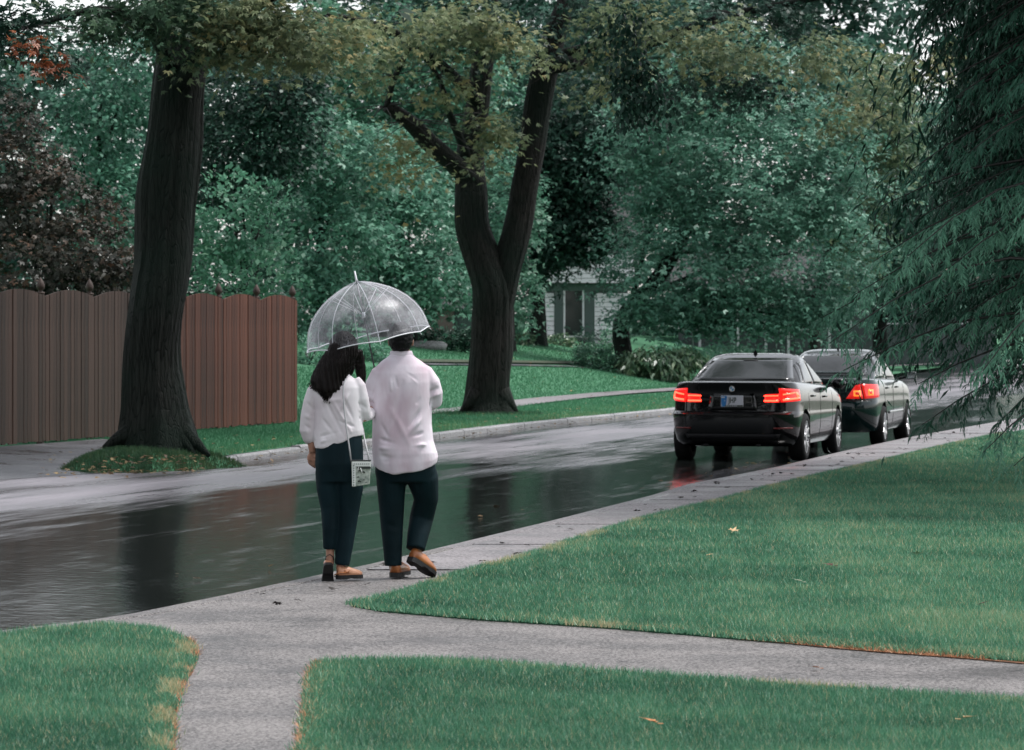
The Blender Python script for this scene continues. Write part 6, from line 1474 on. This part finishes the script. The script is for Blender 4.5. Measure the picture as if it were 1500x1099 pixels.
c = T(503, 509, .0); fr = (V[:, 1] > c[1] + .05) & (V[:, 2] < c[2] + .045) & (V[:, 2] > c[2] - .12) & (np.abs(V[:, 0] - c[0]) < .07); V[fr, 1] = c[1] + .05; set_co(me, V)
hair = link('hair', me, woman, M_hairw, True)
mb = MB(); rs = random.Random(4)
for i in range(420):
    x0 = rs.uniform(484, 521); y0 = rs.uniform(500, 540)
    f = (x0 - 484) / 37; ex = 452 + f * 50 + rs.uniform(-4, 4); ey = float(np.interp(ex, [450, 456, 466, 474, 482, 496, 502], [566, 570, 574, 583, 586, 585, 560])) + rs.uniform(-5, 6)
    dep = -.085 - .02 * rs.random()
    pts = []
    for j in range(7):
        g_ = j / 6; x = x0 + (ex - x0) * g_ ** 1.25 + 1.3 * math.sin(g_ * 7 + i); y = y0 + (ey - y0) * g_
        off = abs(x - np.interp(y, [500, 520, 545, 570, 585], [503, 499, 486, 480, 481])) / np.interp(y, [500, 520, 545, 570, 585], [22, 25, 27, 25, 14])
        pts.append(T(x, y, -.118 * math.sqrt(max(0.0, 1 - min(.98, off) ** 2)) * (1.0 if y > 525 else .95) + .002))
    mb.tube(pts, [.0038, .0038, .0036, .0036, .0032, .0028, .0006], 4)
for i in range(26):
    x0 = rs.uniform(518, 526); pts = [T(x0, 520, .02)]
    for j in range(1, 6): pts.append(T(x0 + j * rs.uniform(.8, 1.9), 520 + j * rs.uniform(9, 12.5), .03 + .012 * j))
    mb.tube(pts, [.003, .003, .003, .0025, .002, .0006], 4)
o = mb.build('strands', M_hairw, hair, True, False); o['kind'] = 'stuff'
# crossbody bag
def Wd(px, py, dy): return Vector(T(px, py, dy))
strap_m = plain('pale_strap', (.50, .49, .50), .4); M_bagw = plain('bag_white', (.76, .78, .74), .4); M_bagd = plain('bag_dark', (.015, .02, .02), .4); M_bagg = mottled('bag_grey_print', (.14, .18, .15), (.62, .66, .58), 26, .4, bs=0)
wl_ = Vector(woman.location)
bag = empty('handbag', tuple(wl_ + Wd(530, 712, -.13)), R(8), 'small white studded crossbody bag with dark print hanging at the right hip of the woman', 'bag')
bw, bh = .068, .175
MB().add([(-.062, -.018, 0), (.058, -.018, .018), (.068, -.012, bh), (-.068, -.012, bh + .002), (-.062, .018, 0), (.058, .018, .018), (.068, .012, bh), (-.068, .012, bh + .002)], [(0, 1, 2, 3), (7, 6, 5, 4), (0, 4, 5, 1), (1, 5, 6, 2), (2, 6, 7, 3), (3, 7, 4, 0)]).build('body', M_bagg, bag, bevel=.004)
MB().box(-.064, -.040, -.0235, -.0185, .004, bh - .004).box(-.064, .064, -.0240, -.0190, bh - .034, bh - .002).build('flap', M_bagw, bag, bevel=.001)
MB().box(-.03, .064, -.0245, -.0195, bh - .050, bh - .038).build('flap_band', M_bagd, bag)
MB().box(-.068, .068, -.014, .014, bh + .001, bh + .010).build('top_edge', M_bagd, bag, bevel=.002)
for i in range(9): MB().ball((-.053, -.026, .014 + i * .0165), (.0035, .002, .0045), 6, 5).build('stud', M_bagd, bag)
for i in range(8): MB().ball((-.05 + i * .0145, -.026, bh - .017), (.0040, .002, .0035), 6, 5).build('stud', M_bagd, bag)
MB().tube([(-.030, -.022, .10), (-.020, -.024, .138), (-.005, -.024, .128), (.006, -.024, .09)], .004, 6).build('tassel', M_bagw, bag, True)
for (x, z, r_) in ((-.012, .108, .008), (.014, .098, .011), (-.022, .066, .007), (-.014, .036, .010), (.016, .046, .006), (.034, .030, .006), (.030, .066, .004)): MB().tube([(x - r_, -.0215, z), (x, -.0225, z + r_ * .7), (x + r_, -.0215, z)], r_ * .42, 6).build('print_mark', M_bagd, bag, True)
bl = Vector(bag.location)
def rel_b(v): return (wl_ + v) - bl
def strap(pts, nm='strap'):
    Q = [rel_b(Wd(*p_)) for p_ in pts]; Rz = Matrix.Rotation(-R(8), 3, 'Z'); Q = [Rz @ q for q in Q]
    MB().tube(Q, .0055, 8, True).build(nm, strap_m, bag, True)
strap([(515.8, 676, -.133), (513, 655, -.136), (508.5, 625, -.132), (505.5, 600, -.130), (504, 580, -.128), (504.5, 566, -.115), (507, 556, -.080), (510, 551.5, -.030), (508, 553, .04), (500, 575, .10), (505, 610, .13), (530, 630, .09)])
strap([(531, 626, .06), (533.5, 640, -.02), (537.5, 655, -.09), (542, 675, -.125)])
for q in ((515.8, 676, -.135), (542, 675, -.128)): MB().ball(Matrix.Rotation(-R(8), 3, 'Z') @ rel_b(Wd(*q)), .009, 10, 8).build('ring', M_bagd, bag, True)

# ------------------------------------------------------------------ clear bubble umbrella
DU = 26.74; su = F / DU
rc = Vector(((540 - 750) / su, DU, 0)); rc.z = P(540, 498, DU).z
um = empty('umbrella', tuple(rc), 0, 'clear domed bubble umbrella with white edge held over the couple', 'umbrella')
ax = Vector((-17.5 / su, -.028, 87 / su)).normalized(); Rr = .442; Hh = .422
e1 = Vector((1, 0, 0)); e1 = (e1 - ax * e1.dot(ax)).normalized(); e2 = ax.cross(e1)
prof = [(0, 1), (.10, .975), (.22, .935), (.36, .875), (.50, .80), (.63, .71), (.75, .60), (.85, .475), (.925, .335), (.972, .18), (1.0, 0)]
def up(a, r, h): return (e1 * math.cos(a) + e2 * math.sin(a)) * r * Rr + ax * h * Hh
def pvc():
    m, t, b = new_mat('clear_wet_vinyl'); v = objco(t)
    b.inputs['Base Color'].default_value = (.80, .78, .82, 1); b.inputs['Roughness'].default_value = .22; b.inputs['Specular IOR Level'].default_value = .6
    tr = t.nodes.new('ShaderNodeBsdfTransparent'); tr.inputs[0].default_value = (.93, .94, .95, 1)
    n1 = noise(t, objco(t, (1, 1, .28)), 42, 5, .7); n2 = noise(t, v, 4.2, 2, .5)
    fr = t.nodes.new('ShaderNodeLayerWeight'); fr.inputs[0].default_value = .32
    a = ramp(t, n1, [(.46, (.02,) * 3), (.58, (.10,) * 3), (.70, (.65,) * 3)]); p2 = ramp(t, n2, [(.48, (.02,) * 3), (.56, (.30,) * 3)])
    ad = t.nodes.new('ShaderNodeMath'); ad.operation = 'ADD'; t.links.new(a, ad.inputs[0]); t.links.new(p2, ad.inputs[1])
    f2_ = t.nodes.new('ShaderNodeMath'); f2_.operation = 'MULTIPLY_ADD'; f2_.inputs[1].default_value = .24; f2_.use_clamp = True; t.links.new(fr.outputs['Facing'], f2_.inputs[0]); 
    sc = t.nodes.new('ShaderNodeMath'); sc.operation = 'MULTIPLY'; sc.inputs[1].default_value = .27; t.links.new(ad.outputs[0], sc.inputs[0]); t.links.new(sc.outputs[0], f2_.inputs[2])
    mx = t.nodes.new('ShaderNodeMixShader'); t.links.new(f2_.outputs[0], mx.inputs[0]); t.links.new(tr.outputs[0], mx.inputs[1]); t.links.new(b.outputs[0], mx.inputs[2])
    bump(t, b, n1, .5, .004); t.links.new(mx.outputs[0], t.nodes['Material Output'].inputs['Surface']); return m
n = 64; V = []; Fs = []
for (r_, h_) in prof:
    for k in range(n):
        a = 2 * math.pi * k / n + .22; seg = (k % 8) / 8; sag = 1 - .022 * math.sin(math.pi * seg) * (r_ > .3)
        V.append(tuple(up(a, r_ * sag, h_ * (1 - 0 * seg) + (.03 * math.sin(math.pi * seg) if r_ > .99 else 0))))
Fs = [(i * n + k, i * n + (k + 1) % n, (i + 1) * n + (k + 1) % n, (i + 1) * n + k) for i in range(1, len(prof) - 1) for k in range(n)] + [(0, n + k, n + (k + 1) % n) for k in range(n)]
me = bpy.data.meshes.new('canopy'); me.from_pydata(V, [], Fs)
cn = link('canopy', me, um, pvc(), True); sm = cn.modifiers.new('s', 'SOLIDIFY'); sm.thickness = .0012
M_edge = plain('white_vinyl_edge', (.72, .72, .75), .4); M_ribw = plain('white_rib', (.68, .68, .70), .35)
edge = [Vector(V[(len(prof) - 1) * n + k]) for k in range(n)] + [Vector(V[(len(prof) - 1) * n])]
MB().tube(edge, .0045, 6).build('hem', M_edge, um, True)
for q in range(8):
    a = 2 * math.pi * q * 8 / n + .22
    pts = [up(a, r_ * .985, h_ * .985) for r_, h_ in prof] + [up(a, 1.02, -.05)]
    MB().tube(pts, [.0028] * len(pts), 6).build('rib', M_ribw, um, True)
    MB().tube([ax * Hh * .42, up(a, .50, .80)], .0022, 5).build('stretcher', M_ribw, um, True)
M_shaft = plain('dark_shaft_metal', (.10, .10, .105), .3, .7)
MB().tube([ax * Hh * 1.0, ax * (-.36)], .0055, 8).build('shaft', M_shaft, um, True)
MB().tube([ax * Hh * .99, ax * Hh * 1.02, ax * (Hh + .07)], [.012, .007, .0055], 8).build('ferrule', M_edge, um, True)
MB().rings([(0, 0, -.02, .012, .012), (0, 0, .02, .012, .012)], 10).build('runner', M_edge, um, True).location = ax * Hh * .42
hb = [ax * (-.34), ax * (-.46)]; e = hb[1]
MB().tube([hb[0], hb[1], e + Vector((.01, 0, -.03)), e + Vector((.035, 0, -.045)), e + Vector((.06, 0, -.03))], .011, 10).build('handle', M_edge, um, True)
print('TRI foliage', TRI)
